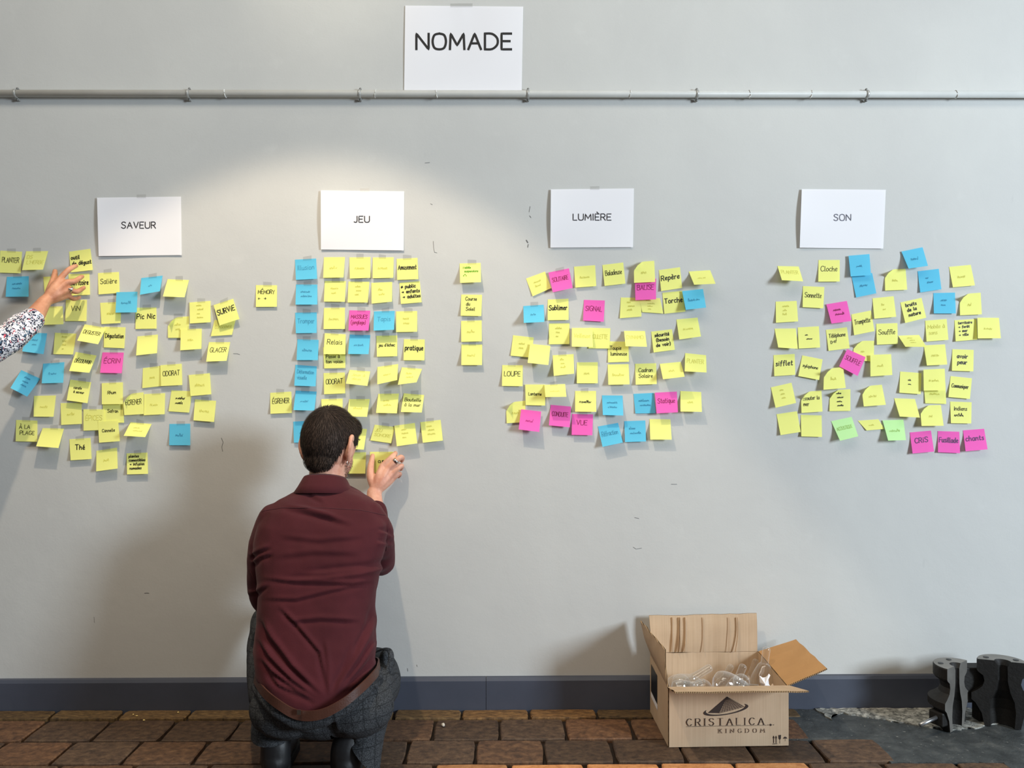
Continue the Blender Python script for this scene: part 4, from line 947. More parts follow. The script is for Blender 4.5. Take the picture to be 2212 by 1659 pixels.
globe(1468, 1476, 0.84, 0.031, 'clear glass globe against the back left corner of the box')
globe(1494, 1482, 0.66, 0.033, 'clear glass globe sunk right of the back left globe in the box')
globe(1599, 1474, 0.35, 0.027, 'clear glass globe between the lying flask and the upright flask in the box')
globe(1516, 1488, 0.40, 0.030, 'clear glass globe low beside the small lying flask in the box')
# crumpled white wrapping by the upright flask
bm = bmesh.new(); r = random.Random(4); pts = [(1640, 1459), (1648, 1464), (1655, 1462), (1661, 1455), (1664, 1459), (1660, 1468), (1661, 1478), (1668, 1486), (1666, 1496), (1650, 1496), (1646, 1484), (1641, 1474)]
vs = [bm.verts.new(at(x, y, 0.12+r.uniform(-0.06, 0.06))) for x, y in pts]; c = bm.verts.new(at(1653, 1478, 0.02))
for i in range(len(vs)): bm.faces.new((vs[i], vs[(i+1) % len(vs)], c))
tag(from_bm('wrapping_scrap', bm, M['paper']), 'crumpled scrap of white wrapping in front of the upright flask in the box', 'wrapping')
bm = bmesh.new(); pts = [(1662, 1492), (1664, 1482), (1669, 1476), (1673, 1484), (1678, 1482), (1679, 1494)]
vs = [bm.verts.new(at(x, y, 0.20+r.uniform(-0.05, 0.05))) for x, y in pts]; c = bm.verts.new(at(1671, 1488, 0.1))
for i in range(len(vs)): bm.faces.new((vs[i], vs[(i+1) % len(vs)], c))
tag(from_bm('cardboard_scrap', bm, M['card']), 'torn cardboard scrap at the right end of the open box', 'scrap')

# ------------------------------------------------------------------ hinged cast iron mould
mould = tag(empty('iron_mould', FL(2100, 1585)), 'heavy dark cast iron glass mould standing open on the concrete by the skirting', 'mould')
def half_mould(name, px, base_py, yaw, S=1.0, lit_face=True):
    """one half of the mould: turned outside, bottle shaped hollow, flat parting face looking along its own -Y, then turned by yaw"""
    axis = FL(px, base_py); outer = [(0.000, 0.052), (0.040, 0.060), (0.072, 0.078), (0.082, 0.090), (0.104, 0.090), (0.114, 0.074), (0.128, 0.058), (0.146, 0.052), (0.164, 0.056), (0.174, 0.070), (0.180, 0.074), (0.212, 0.074), (0.216, 0.072)]
    inner = [(0.000, 0.034), (0.050, 0.038), (0.085, 0.034), (0.115, 0.022), (0.150, 0.015), (0.200, 0.014), (0.208, 0.019), (0.216, 0.024)]
    def ri(z):
        for (za, ra), (zb, rb_) in zip(inner[:-1], inner[1:]):
            if za <= z <= zb: return ra+(rb_-ra)*(z-za)/(zb-za)
        return inner[-1][1]
    zs = sorted(set([z for z, _ in outer]+[z for z, _ in inner]))
    def ro(z):
        for (za, ra), (zb, rb_) in zip(outer[:-1], outer[1:]):
            if za <= z <= zb: return ra+(rb_-ra)*(z-za)/(zb-za)
        return outer[-1][1]
    n = 22; V, Fc, Mi = [], [], []
    R = Matrix.Rotation(yaw, 3, 'Z')
    def add(x, y, z): V.append(axis+R @ Vector((x*S, y*S, z*S))); return len(V)-1
    O = [[add(ro(z)*math.cos(PI*k/n), ro(z)*math.sin(PI*k/n), z) for k in range(n+1)] for z in zs]
    I = [[add(ri(z)*math.cos(PI*k/n), ri(z)*math.sin(PI*k/n)*1.0, z) for k in range(n+1)] for z in zs]
    for j in range(len(zs)-1):
        for k in range(n):
            Fc.append((O[j][k], O[j][k+1], O[j+1][k+1], O[j+1][k])); Mi.append(0)
            Fc.append((I[j][k], I[j+1][k], I[j+1][k+1], I[j][k+1])); Mi.append(0)
        Fc.append((O[j][0], O[j+1][0], I[j+1][0], I[j][0])); Mi.append(1 if lit_face else 0)  # parting face pale on the lit half, dark on the dim one: light painted in
        Fc.append((O[j][n], I[j][n], I[j+1][n], O[j+1][n])); Mi.append(1 if lit_face else 0)
    for k in range(n):
        Fc.append((O[-1][k], O[-1][k+1], I[-1][k+1], I[-1][k])); Mi.append(1)
        Fc.append((O[0][k], I[0][k], I[0][k+1], O[0][k+1])); Mi.append(0)
    me = bpy.data.meshes.new(name); me.from_pydata([tuple(v) for v in V], [], Fc); me.materials.append(M['iron']); me.materials.append(M['cut'])
    for p, mi in zip(me.polygons, Mi): p.material_index = mi
    o = link(name, me); rel(o, mould)
    for a in (0.30, 0.70) if lit_face else (0.18, 0.82):
        bm = bmesh.new(); c = axis+R @ Vector((0.051*S*math.cos(PI*a), 0.051*S*math.sin(PI*a), 0.2163*S)); cyl(bm, c-Vector((0, 0, 0.004)), c+Vector((0, 0, 0.0012)), 0.0085*S, seg=14)
        h = from_bm('bolt_hole', bm, M['sticker']); h.parent = o
    return axis, R, o
aL, RL, oL = half_mould('mould_half', 2068, 1574, math.radians(38), 0.98)
aR, RR_, oR = half_mould('mould_half', 2166, 1572, math.radians(-20), 1.02, False)
# lug and pull rod on the left half
bm = bmesh.new(); p0 = P(2026, 1548, aL.y-0.02); p1 = P(1988, 1566, aL.y-0.075); cyl(bm, p0+(p0-p1)*0.3, p1, 0.0062, seg=14); rel(from_bm('pull_rod', bm, M['rod'], None, True), mould)
bm = bmesh.new(); box(bm, P(2029, 1549, aL.y-0.012), (0.040, 0.05, 0.046), Matrix.Rotation(0.5, 3, 'Z'), 0.005); rel(from_bm('lug', bm, M['iron']), mould)
# hinge block between the halves
bm = bmesh.new(); c = (aL+aR)/2; box(bm, Vector((c.x-0.004, c.y+0.075, 0.124)), (0.115, 0.055, 0.118), None, 0.004); hb = rel(from_bm('hinge_block', bm, M['iron']), mould)
for dx, zt in ((-0.030, 0.068), (0.036, 0.068)):
    bm = bmesh.new(); box(bm, Vector((c.x+dx, c.y+0.072, zt/2)), (0.022, 0.045, zt), None, 0.003); rel(from_bm('hinge_leg', bm, M['iron']), mould)
# ------------------------------------------------------------------ people
from mathutils.bvhtree import BVHTree
def proj(p):
    d = p-CAM; k = d.dot(FWD); return 1106+F_PX*d.dot(RGT)/k, 829.5-F_PX*d.z/k
def TB(bm, pts, radii, seg=14, side=None, n=4): tube(bm, [P(*p) for p in pts], radii, seg, side, n)
def dress(me, folds, amp=1.0, fuzz=0.0, fs=14.0):
    """press creases (polylines in photo pixels: height, width px) and soft rumples into the camera side of cloth"""
    nr = [v.normal.copy() for v in me.vertices]
    for v, n in zip(me.vertices, nr):
        d = 0.0
        if fuzz: d += fuzz*noise.noise(v.co*fs)+fuzz*0.5*noise.noise(v.co*fs*2.3)
        if n.y < 0.45:
            x, y = proj(v.co)
            for pts, h, wd in folds:
                if x < pts[0][2]-40 or x > pts[0][3]+40 or y < pts[0][4]-40 or y > pts[0][5]+40: continue
                best = 1e9; sg = 1; tt = 0; m = len(pts)-2
                for i in range(1, len(pts)-1):
                    ax, ay = pts[i][:2]; bx, by = pts[i+1][:2]; dx, dy = bx-ax, by-ay; L2 = dx*dx+dy*dy
                    t = max(0, min(1, ((x-ax)*dx+(y-ay)*dy)/L2)); qx, qy = ax+dx*t, ay+dy*t; ds = math.hypot(x-qx, y-qy)
                    if ds < best: best = ds; sg = 1 if (dx*(y-ay)-dy*(x-ax)) > 0 else -1; tt = (i-1+t)/m
                if best < wd*3.2:
                    s = sg*best/wd; env = min(1, tt*5, (1-tt)*5)
                    d += amp*h*env*1.5*(-s)*math.exp(-s*s)
        v.co += n*d
    me.update()
def fold(h, wd, *p):
    xs = [q[0] for q in p]; ys = [q[1] for q in p]; return [(0, 0, min(xs), max(xs), min(ys), max(ys))]+list(p), h, wd
def child(name, me, mat, parent, label=None):
    o = link(name, me, mat); rel(o, parent)
    if label: o['label'] = label
    return o
def hand(bm, wrist, knuckles, fingers, thumb, rp=0.0135):
    for k in knuckles: TB(bm, [wrist, ((wrist[0]+k[0])/2, (wrist[1]+k[1])/2, (wrist[2]+k[2])/2-0.006), k], [0.0175, rp+0.0025, rp-0.0025], 12)
    for a, b in zip(knuckles[:-1], knuckles[1:]):
        for t in (0.35, 0.7):
            w2 = [wrist[i]*(1-t)+a[i]*t for i in range(3)]; w3 = [wrist[i]*(1-t)+b[i]*t for i in range(3)]; TB(bm, [w2, w3], [rp, rp], 12)
    for pts, r in fingers: TB(bm, pts, r, 12)
    TB(bm, thumb[0], thumb[1], 12)

# ---- crouching man
man = tag(empty('person', Vector((P(690, 1600, -0.5).x, -0.5, 0.0))), 'crouching man in burgundy shirt and checked trousers pressing a note to the wall', 'person')
HC = P(714, 956, -0.315); hyaw = math.radians(-22)
HR = Matrix.Rotation(hyaw, 3, 'Z') @ Matrix.Rotation(math.radians(-14), 3, 'X')   # face looks to the wall and to the right, bowed a little
def hd(x, y, z): return HC+HR @ Vector((x, y, z))
bm = bmesh.new()
ball(bm, hd(0, -0.004, 0.005), (0.078, 0.096, 0.099), 24, 16, HR)
ball(bm, hd(0, 0.032, -0.050), (0.060, 0.058, 0.066), 20, 14, HR); ball(bm, hd(0, 0.058, -0.088), (0.036, 0.034, 0.028), 16, 12, HR)
ball(bm, hd(0, 0.102, -0.030), (0.013, 0.016, 0.024), 12, 8, HR); ball(bm, hd(0, 0.088, -0.066), (0.024, 0.012, 0.010), 12, 8, HR); ball(bm, hd(0, 0.084, 0.010), (0.048, 0.016, 0.010), 14, 8, HR)
for s in (-1, 1):   # ears: rim and lobe
    c = [(0.076*s, 0.004, 0.002), (0.083*s, -0.010, 0.019), (0.089*s, -0.025, 0.012), (0.091*s, -0.030, -0.012), (0.087*s, -0.024, -0.036), (0.080*s, -0.010, -0.055), (0.073*s, 0.000, -0.058)]
    tube(bm, [hd(*q) for q in c], [0.0058, 0.0066, 0.0068, 0.0064, 0.0064, 0.0078, 0.0056], 10)
    ball(bm, hd(0.077*s, -0.008, -0.018), (0.010, 0.021, 0.034), 12, 8, HR)
tube(bm, [P(706, 1095, -0.36), P(705, 1050, -0.345), P(709, 1010, -0.325)], [(0.068, 0.060), (0.060, 0.056), (0.060, 0.056)], 18)
TB(bm, [(700, 1100, -0.37), (697, 1200, -0.42), (690, 1330, -0.46), (692, 1480, -0.50)], [(0.11, 0.06), (0.15, 0.09), (0.13, 0.09), (0.15, 0.09)], 20, (0, 1, 0))
# right arm and hand on the wall
TB(bm, [(790, 1115, -0.39), (812, 1165, -0.34), (824, 1212, -0.235)], [0.045, 0.040, 0.036]); TB(bm, [(824, 1212, -0.235), (817, 1140, -0.15), (809, 1080, -0.095), (809, 1062, -0.080)], [0.036, 0.034, (0.027, 0.023), (0.026, 0.021)])
hand(bm, (809, 1062, -0.078), [(826, 1006, -0.058), (838, 1012, -0.062), (845, 1024, -0.058), (846, 1037, -0.050)],
     [([(826, 1006, -0.058), (846, 988, -0.052), (854, 980, -0.030), (853, 979, -0.012)], [0.0108, 0.0100, 0.0088, 0.0075]),
      ([(838, 1012, -0.062), (862, 990, -0.056), (869, 989, -0.036), (868, 996, -0.016)], [0.0108, 0.0102, 0.0090, 0.0076]),
      ([(845, 1024, -0.058), (865, 1007, -0.050), (868, 1008, -0.030), (866, 1014, -0.014)], [0.0102, 0.0096, 0.0086, 0.0072]),
      ([(846, 1037, -0.050), (861, 1024, -0.042), (864, 1025, -0.026), (861, 1030, -0.013)], [0.0092, 0.0086, 0.0076, 0.0064])],
     ([(809, 1052, -0.078), (801, 1030, -0.064), (801, 1008, -0.048), (805, 984, -0.016)], [0.0165, 0.0150, 0.0118, 0.0085]))
# left arm, bent in front of the body, hand on the knee
TB(bm, [(590, 1120, -0.40), (572, 1210, -0.37), (576, 1288, -0.33)], [0.044, 0.040, 0.036]); TB(bm, [(576, 1288, -0.33), (610, 1315, -0.22), (640, 1322, -0.14)], [0.036, 0.032, 0.025])
hand(bm, (640, 1322, -0.14), [(652, 1318, -0.085), (654, 1326, -0.085), (652, 1334, -0.085), (648, 1340, -0.09)],
     [([(652, 1318, -0.085), (654, 1322, -0.06), (650, 1334, -0.05)], [0.010, 0.009, 0.008]), ([(654, 1326, -0.085), (656, 1332, -0.06), (650, 1342, -0.05)], [0.010, 0.009, 0.008]),
      ([(652, 1334, -0.085), (652, 1342, -0.06), (645, 1350, -0.055)], [0.010, 0.009, 0.008]), ([(648, 1340, -0.09), (646, 1350, -0.07), (640, 1355, -0.062)], [0.009, 0.008, 0.007])],
     ([(640, 1318, -0.13), (646, 1308, -0.10), (650, 1306, -0.075)], [0.014, 0.011, 0.009]))
for L in ([(610, 1500, -0.47), (587, 1420, -0.30), (583, 1345, -0.16), (588, 1480, -0.28), (590, 1600, -0.43), (590, 1650, -0.47)], [(780, 1505, -0.47), (808, 1475, -0.30), (808, 1445, -0.17), (796, 1525, -0.31), (765, 1600, -0.46), (758, 1650, -0.50)]):
    TB(bm, L[:3], [0.07, 0.06, 0.048]); TB(bm, L[2:], [0.048, 0.042, 0.030, 0.028])
body_m = child('body', fuse(bm, 0.0034, 3, 0.5), M['skin'], man)
for s in (-1, 1):
    bm = bmesh.new(); ball(bm, hd(0.030*s, 0.074, -0.008), 0.0105, 14, 10); rel(from_bm('eye', bm, M['tie'], None, True), man)
# shirt
def sec(py, xl, xr, yc, h, p=2.4):
    a, b = P(xl, py, yc), P(xr, py, yc); return ((a+b)/2, (b.x-a.x)/2, h, p)
bm = bmesh.new()
loft(bm, [sec(1036, 672, 738, -.338, .058), sec(1050, 662, 750, -.345, .066), sec(1063, 634, 776, -.358, .078), sec(1078, 604, 802, -.372, .092), sec(1098, 577, 822, -.385, .108), sec(1130, 560, 836, -.40, .120), sec(1170, 553, 834, -.415, .128), sec(1225, 558, 822, -.432, .134),
          sec(1280, 562, 811, -.452, .135), sec(1340, 560, 807, -.476, .136), sec(1400, 552, 812, -.50, .138), sec(1450, 558, 806, -.520, .139), sec(1486, 577, 792, -.531, .138), sec(1512, 605, 765, -.538, .132), sec(1532, 630, 742, -.54, .12)], 48)
TB(bm, [(600, 1124, -.40), (577, 1175, -.392), (570, 1240, -.37), (577, 1292, -.335), (600, 1318, -.25), (618, 1322, -.20)], [.060, .055, .051, .049, .044, .039], 20)
TB(bm, [(790, 1120, -.395), (811, 1146, -.375), (817, 1172, -.33), (824, 1214, -.24)], [.060, .053, .050, .046], 20); TB(bm, [(824, 1214, -.24), (818, 1160, -.17), (812, 1100, -.11)], [.046, .043, .035], 18)
me = fuse(bm, 0.0048, 5, 0.5)
dress(me, [fold(.0060, 8, (612, 1096), (660, 1106), (705, 1118), (765, 1136)), fold(.0045, 7, (640, 1100), (690, 1112), (730, 1122)), fold(.0040, 6, (660, 1062), (685, 1078), (700, 1084)),
           fold(.0060, 8, (850, 1212), (800, 1226), (730, 1232), (650, 1240)), fold(.0045, 6, (838, 1222), (780, 1236), (700, 1246), (600, 1252)), fold(.0040, 6, (560, 1250), (640, 1258), (760, 1262), (812, 1256)), fold(.0035, 6, (565, 1295), (640, 1296), (720, 1276), (790, 1262)),
           fold(.0045, 6, (540, 1205), (560, 1192), (585, 1180)), fold(.0045, 6, (545, 1222), (562, 1205), (590, 1196)), fold(.004, 5, (850, 1160), (835, 1150), (815, 1146)), fold(.004, 5, (850, 1175), (832, 1172), (812, 1170)), fold(.004, 6, (535, 1285), (555, 1280), (580, 1262)),
           fold(.0085, 8, (562, 1335), (585, 1380), (630, 1440), (698, 1508)), fold(.0080, 7, (556, 1378), (580, 1420), (630, 1470), (692, 1514)), fold(.0075, 7, (560, 1420), (585, 1450), (640, 1492), (684, 1520)), fold(.0060, 6, (600, 1310), (640, 1350), (690, 1410), (705, 1490)), fold(.005, 6, (575, 1450), (600, 1480), (660, 1512)),
           fold(.0075, 8, (812, 1300), (800, 1350), (770, 1410), (722, 1500)), fold(.0065, 6, (810, 1380), (785, 1420), (735, 1492)), fold(.006, 6, (812, 1420), (790, 1448), (748, 1488)), fold(.0050, 8, (765, 1390), (745, 1440), (715, 1505)), fold(.004, 7, (700, 1380), (706, 1440), (708, 1505)),
           fold(.0045, 7, (620, 1345), (690, 1338), (780, 1342)), fold(.003, 8, (600, 1160), (690, 1170), (790, 1160)), fold(.003, 9, (590, 1205), (680, 1195), (780, 1198))], 1.35, 0.0026, 13.0)
shirt = child('shirt', me, M['shirt'], man, 'burgundy long sleeved shirt, creased across the back')
bv = BVHTree.FromPolygons([v.co.copy() for v in me.vertices], [list(p.vertices) for p in me.polygons])
def snap(px, py, off=0.0):
    d = ray(px, py).normalized(); h = bv.ray_cast(CAM, d)
    return (h[0]-d*off) if h[0] is not None else None
def seam(pts, r=0.0012):
    q = []
    for a, b in zip(pts[:-1], pts[1:]):
        m = max(2, int(math.hypot(b[0]-a[0], b[1]-a[1])/6))
        for i in range(m): q.append(snap(a[0]+(b[0]-a[0])*i/m, a[1]+(b[1]-a[1])*i/m, 0.0004))
    q.append(snap(*pts[-1], 0.0004)); q = [x for x in q if x is not None]; q = [x for i, x in enumerate(q) if i == 0 or (x-q[i-1]).length < 0.05]
    bm = bmesh.new(); tube(bm, q, [r]*len(q), 6, n=1); o = from_bm('seam', bm, M['navy'], None, True); o.parent = shirt
seam([(548, 1114), (572, 1103), (610, 1097), (700, 1097), (780, 1102), (838, 1114)]); seam([(546, 1112), (541, 1160), (543, 1200)]); seam([(839, 1108), (838, 1150), (834, 1190)]); seam([(541, 1235), (552, 1260), (558, 1290)], 0.001)
# collar
bm = bmesh.new(); V = []
def ringpt(a, cx, cy, yc, hx, hy, tilt, dx=0.0):
    c = P(cx, cy, yc); return c+Vector((hx*math.cos(a)+dx, hy*math.sin(a), tilt*math.sin(a)))
N = 40; prof = [(702, 1056, -.344, .0625, .058, -.018), (702, 1040, -.336, .0630, .059, -.020), (702, 1033, -.335, .0650, .062, -.021), (702, 1037, -.338, .0690, .067, -.021), (701, 1053, -.346, .0815, .080, -.018), (700, 1066, -.354, .0935, .090, -.014), (700, 1068, -.353, .0910, .087, -.014), (701, 1055, -.345, .078, .076, -.018), (702, 1042, -.338, .0660, .064, -.020)]
rings = [[bm.verts.new(ringpt(PI*0.56+2*PI*0.94*k/N, *pf)) for k in range(N+1)] for pf in prof]
for A, B in zip(rings[:-1], rings[1:]):
    for k in range(N): bm.faces.new((A[k], A[k+1], B[k+1], B[k]))
rel(from_bm('collar', bm, M['shirt'], None, True), man)
# trousers
bm = bmesh.new()
ball(bm, P(695, 1508, -.495), (.192, .125, .105), 32, 20); ball(bm, P(625, 1528, -.535), (.112, .108, .084), 26, 18); ball(bm, P(768, 1524, -.535), (.112, .108, .084), 26, 18); ball(bm, P(697, 1545, -.525), (.125, .095, .062), 24, 16)
TB(bm, [(604, 1500, -.46), (588, 1420, -.30), (583, 1345, -.155)], [.088, .079, .064], 22); TB(bm, [(583, 1345, -.155), (586, 1480, -.275), (584, 1572, -.475), (585, 1640, -.545)], [.064, .060, .056, (.050, .058)], 20)
TB(bm, [(786, 1500, -.46), (813, 1470, -.30), (812, 1440, -.165)], [.090, .078, .064], 22); TB(bm, [(812, 1440, -.165), (806, 1520, -.30), (792, 1580, -.485), (776, 1675, -.565)], [.064, .062, .055, (.054, .060)], 20)
belt = [(558, 1460, -.555), (576, 1488, -.628), (606, 1514, -.668), (645, 1536, -.672), (690, 1536, -.685), (735, 1514, -.680), (772, 1484, -.652), (798, 1458, -.595), (810, 1440, -.52), (800, 1425, -.43), (700, 1440, -.36), (590, 1440, -.40), (566, 1455, -.46)]
TB(bm, [(x, y+20, z+.020) for x, y, z in belt[:9]], [(.024, .020)]*9, 16)
ball(bm, P(833, 1425, -.36), (.022, .03, .036), 14, 10)
me = fuse(bm, 0.0055, 5, 0.5)
dress(me, [fold(.006, 7, (806, 1440), (822, 1465), (834, 1490)), fold(.006, 7, (822, 1425), (830, 1450), (842, 1480)), fold(.005, 7, (800, 1470), (815, 1500), (820, 1540)), fold(.005, 7, (545, 1440), (552, 1480), (560, 1520)), fold(.005, 6, (540, 1350), (552, 1400), (548, 1450)), fold(.006, 8, (800, 1560), (770, 1575), (735, 1580)),
           fold(.005, 8, (560, 1530), (610, 1575), (690, 1585)), fold(.005, 7, (555, 1570), (575, 1590), (610, 1598)), fold(.005, 6, (760, 1600), (780, 1612), (800, 1610)), fold(.005, 6, (552, 1600), (580, 1610), (615, 1606)), fold(.004, 6, (715, 1530), (722, 1555), (726, 1580))], 1.0, 0.0026, 11.0)
x7 = P(742, 1600, -.58).x; xm = P(690, 1600, -.55).x; b2 = bmesh.new(); b2.from_mesh(me)
for lo, hi, co, no in ((-9, xm, (0, 0, 0.112), (0, 0, -1)), (P(724, 1600, -.56).x, 9, (x7, 0, 0.128), (-0.92, 0, -1))):
    fs = [f for f in b2.faces if f.calc_center_median().z < 0.165 and lo <= f.calc_center_median().x < hi and f.calc_center_median().y < -0.3]
    es = {e for f in fs for e in f.edges}; vs = {v for f in fs for v in f.verts}
    bmesh.ops.bisect_plane(b2, geom=list(vs)+list(es)+fs, plane_co=co, plane_no=no, clear_outer=True)
b2.to_mesh(me); b2.free()
tr = child('trousers', me, M['trousers'], man, 'dark grey checked wool trousers')
bm = bmesh.new(); TB(bm, [(814, 1408, -.385), (828, 1402, -.395), (840, 1404, -.405), (845, 1416, -.415), (843, 1434, -.425), (838, 1452, -.435)], [(.010, .003)]*6, 10, (0, 0, 1))
rel(from_bm('pocket_edge', bm, M['trousers'], None, True), man)
# belt with keeper loop
BP = [P(*q) for q in belt]+[P(*belt[0])]
BP = catmull(BP, 8); V, Fc = [], []; cen = P(692, 1480, -.50)
for i, p in enumerate(BP):
    o_ = (p-cen); o_.z = 0; o_.normalize()
    for dz, do in ((0.013, 0.010), (-0.013, 0.013), (-0.013, 0.009), (0.013, 0.006)): V.append(p+o_*do+Vector((0, 0, dz-0.006)))
for i in range(len(BP)-1):
    for k in range(4): a, b = i*4+k, i*4+(k+1) % 4; Fc.append((a, b, b+4, a+4))
rel(from_data('belt', V, Fc, M['belt'], None, False), man)
bm = bmesh.new(); box(bm, P(646, 1538, -.692), (.010, .006, .013)); rel(from_bm('belt_clasp', bm, M['silver']), man)
# boots
def boot(hx, hy, yaw, lean):
    R = Matrix.Rotation(yaw, 3, 'Z'); o0 = Vector((hx, hy, 0)); f = lambda x, y, z: o0+R @ Vector((x, y, z))
    bm = bmesh.new(); X = R @ Vector((0, 0, 1))
    tube(bm, [f(0, -.004, .052), f(0, .05, .050), f(0, .11, .046), f(0, .18, .038), f(0, .245, .032)], [(.034, .038), (.036, .042), (.040, .036), (.046, .028), (.034, .020)], 20, side=(0, 0, 1))
    tube(bm, [f(0, .010, .05), f(0, .012, .09), f(lean, .030, .125)], [(.036, .044), (.036, .043), (.038, .046)], 18)
    b = rel(from_mesh('boot', fuse(bm, .004, 4), M['boot']), man)
    bm = bmesh.new(); ol = [(-.034, .0), (-.026, -.030), (0, -.042), (.026, -.030), (.034, 0), (.036, .07), (.046, .15), (.050, .19), (.040, .25), (.018, .278), (-.012, .276), (-.036, .25), (-.047, .19), (-.042, .15), (-.034, .07)]
    t = [bm.verts.new(f(x, y, .024)) for x, y in ol]; u = [bm.verts.new(f(x, y, .0015)) for x, y in ol]; bm.faces.new(t); bm.faces.new(list(reversed(u)))
    for i in range(len(ol)): j = (i+1) % len(ol); bm.faces.new((u[i], u[j], t[j], t[i]))
    bmesh.ops.recalc_face_normals(bm, faces=bm.faces); s = from_bm('sole', bm, M['sole']); s.parent = b
def from_mesh(name, me, mat): return link(name, me, mat)
boot(P(592, 1600, -.545).x, -.535, math.radians(8), 0.0); boot(P(744, 1600, -.565).x, -.555, math.radians(3), 0.012)
# hair: cap that follows the skull, with combed strands from the crown
bm = bmesh.new(); ball(bm, hd(0, -.046, -.064), (.053, .038, .040), 24, 14, HR); ball(bm, hd(0, -.008, .010), (.0832, .1012, .1040), 40, 28, HR); ball(bm, hd(.027, .048, .053), (.041, .044, .040), 24, 16, HR); ball(bm, hd(.010, -.01, .062), (.054, .060, .046), 20, 14, HR)
me = fuse(bm, .004, 3)
HRi = HR.transposed()
def hairy(p):
    q = HRi @ (p-HC)
    if q.y > 0.062 and q.z < 0.050: return False
    if q.y > 0.020 and q.z < -0.005: return False
    if q.y > -0.038 and q.z < -0.020 - (q.y+0.038)*-0.25: return False
    return q.z > -0.106+0.35*abs(q.x)
b2 = bmesh.new(); b2.from_mesh(me)
bmesh.ops.delete(b2, geom=[f for f in b2.faces if not hairy(f.calc_center_median())], context='FACES')
for v in b2.verts:
    q = HRi @ (v.co-HC); t = max(0.0, min(1.0, (-0.02-q.z)/0.06)); v.co -= v.normal*(0.004*t)
hb = bpy.data.meshes.new('hair'); b2.to_mesh(hb); b2.free(); hb.polygons.foreach_set('use_smooth', [True]*len(hb.polygons))
hair = child('hair', hb, M['hair'], man, 'short dark brown hair')
hv = BVHTree.FromPolygons([v.co.copy() for v in me.vertices], [list(p.vertices) for p in me.polygons])
crown = hd(0.012, -0.060, 0.085); rr = random.Random(21); V, Fc = [], []; cand = [(p.center.copy(), p.normal.copy()) for p in hb.polygons]
MI = []
for k in range(7500):
    p, n = rr.choice(cand); q = HRi @ (p-HC); flow = p-crown; flow -= n*flow.dot(n)
    if flow.length < 1e-4: continue
    flow.normalize(); sw = n.cross(flow); top = max(0, q.z-0.03)/0.07
    d = (flow+sw*0.35*(1-min(1, (p-crown).length/0.05))+Vector((0, 0, -0.5))*(1-top)+Vector((0.35, 0.1, 0))*top*rr.uniform(0, 1)).normalized(); d = (d+Vector((rr.uniform(-.25, .25), rr.uniform(-.25, .25), rr.uniform(-.25, .25)))).normalized()
    ln = (0.014+0.022*top)*rr.uniform(0.7, 1.3); pts = []; c = p+n*rr.uniform(-.001, .001)
    for i in range(4):
        pts.append(c.copy()); c = c+d*ln/3; h = hv.find_nearest(c)
        lift = 0.0008+(0.0022+0.0050*top)*rr.uniform(0.1, 1)*(i+1)/3
        if h[0] is not None: c = h[0]+h[1]*lift; d = (d-h[1]*d.dot(h[1])*0.8).normalized()
    b = len(V); wdt = rr.uniform(.0004, .0009)
    for i, c in enumerate(pts):
        s = d.cross(n).normalized()*wdt*(1-0.28*i); V += [c-s, c+s]
    mi = 1 if rr.random() < 0.38 else 0
    for i in range(3): a = b+2*i; Fc.append((a, a+1, a+3, a+2)); MI.append(mi)
st = from_data('hair_strands', V, Fc, [M['hair'], M['hairl']]); st.data.polygons.foreach_set('material_index', MI); st.parent = hair; st['kind'] = 'stuff'
# beard along the jaw
V, Fc = [], []; fv = body_m.data; cand = []
for p in fv.polygons:
    q = HRi @ (p.center-HC)
    if abs(q.x) < 0.075 and -0.115 < q.z < -0.045 and 0.125 > q.y > 0.012+max(0, -(q.z+0.075))*0.2 and (q.z < -0.06 or abs(q.x) > 0.04): cand.append((p.center.copy(), p.normal.copy()))
for k in range(2600):
    p, n = rr.choice(cand); d = (n*0.5+Vector((rr.uniform(-.5, .5), rr.uniform(-.5, .5), -0.9))).normalized(); s = d.cross(n).normalized()*0.0005; b = len(V)
    p = p+Vector((rr.uniform(-.002, .002), rr.uniform(-.002, .002), rr.uniform(-.002, .002))); V += [p-s, p+s, p+d*rr.uniform(.003, .007)]; Fc.append((b, b+1, b+2))
bd = from_data('beard', V, Fc, M['hair']); rel(bd, man); bd['kind'] = 'stuff'
# earring and finger ring
e = hd(0.082, -0.012, -0.064); bm = bmesh.new(); tube(bm, [e+HR @ Vector((0, .007*math.cos(a), .007*math.sin(a))) for a in [2*PI*k/14 for k in range(15)]], [.0012]*15, 8, n=1); rel(from_bm('earring', bm, M['silver'], None, True), man)
ra, rb2 = P(850, 1001, -.060), P(860, 991.5, -.057); ax = (rb2-ra).normalized(); q = ax.to_track_quat('Z', 'Y').to_matrix(); mid = (ra+rb2)/2; bm = bmesh.new()
rings = [[bm.verts.new(mid+ax*t+q @ Vector((r_*math.cos(2*PI*k/20), r_*math.sin(2*PI*k/20), 0))) for k in range(20)] for t, r_ in ((-.0055, .0106), (-.0050, .0120), (.0050, .0120), (.0055, .0106))]
for A, B in zip(rings[:-1], rings[1:]):
    for k in range(20): bm.faces.new((A[k], A[(k+1) % 20], B[(k+1) % 20], B[k]))
rel(from_bm('ring', bm, M['silver'], None, True), man)

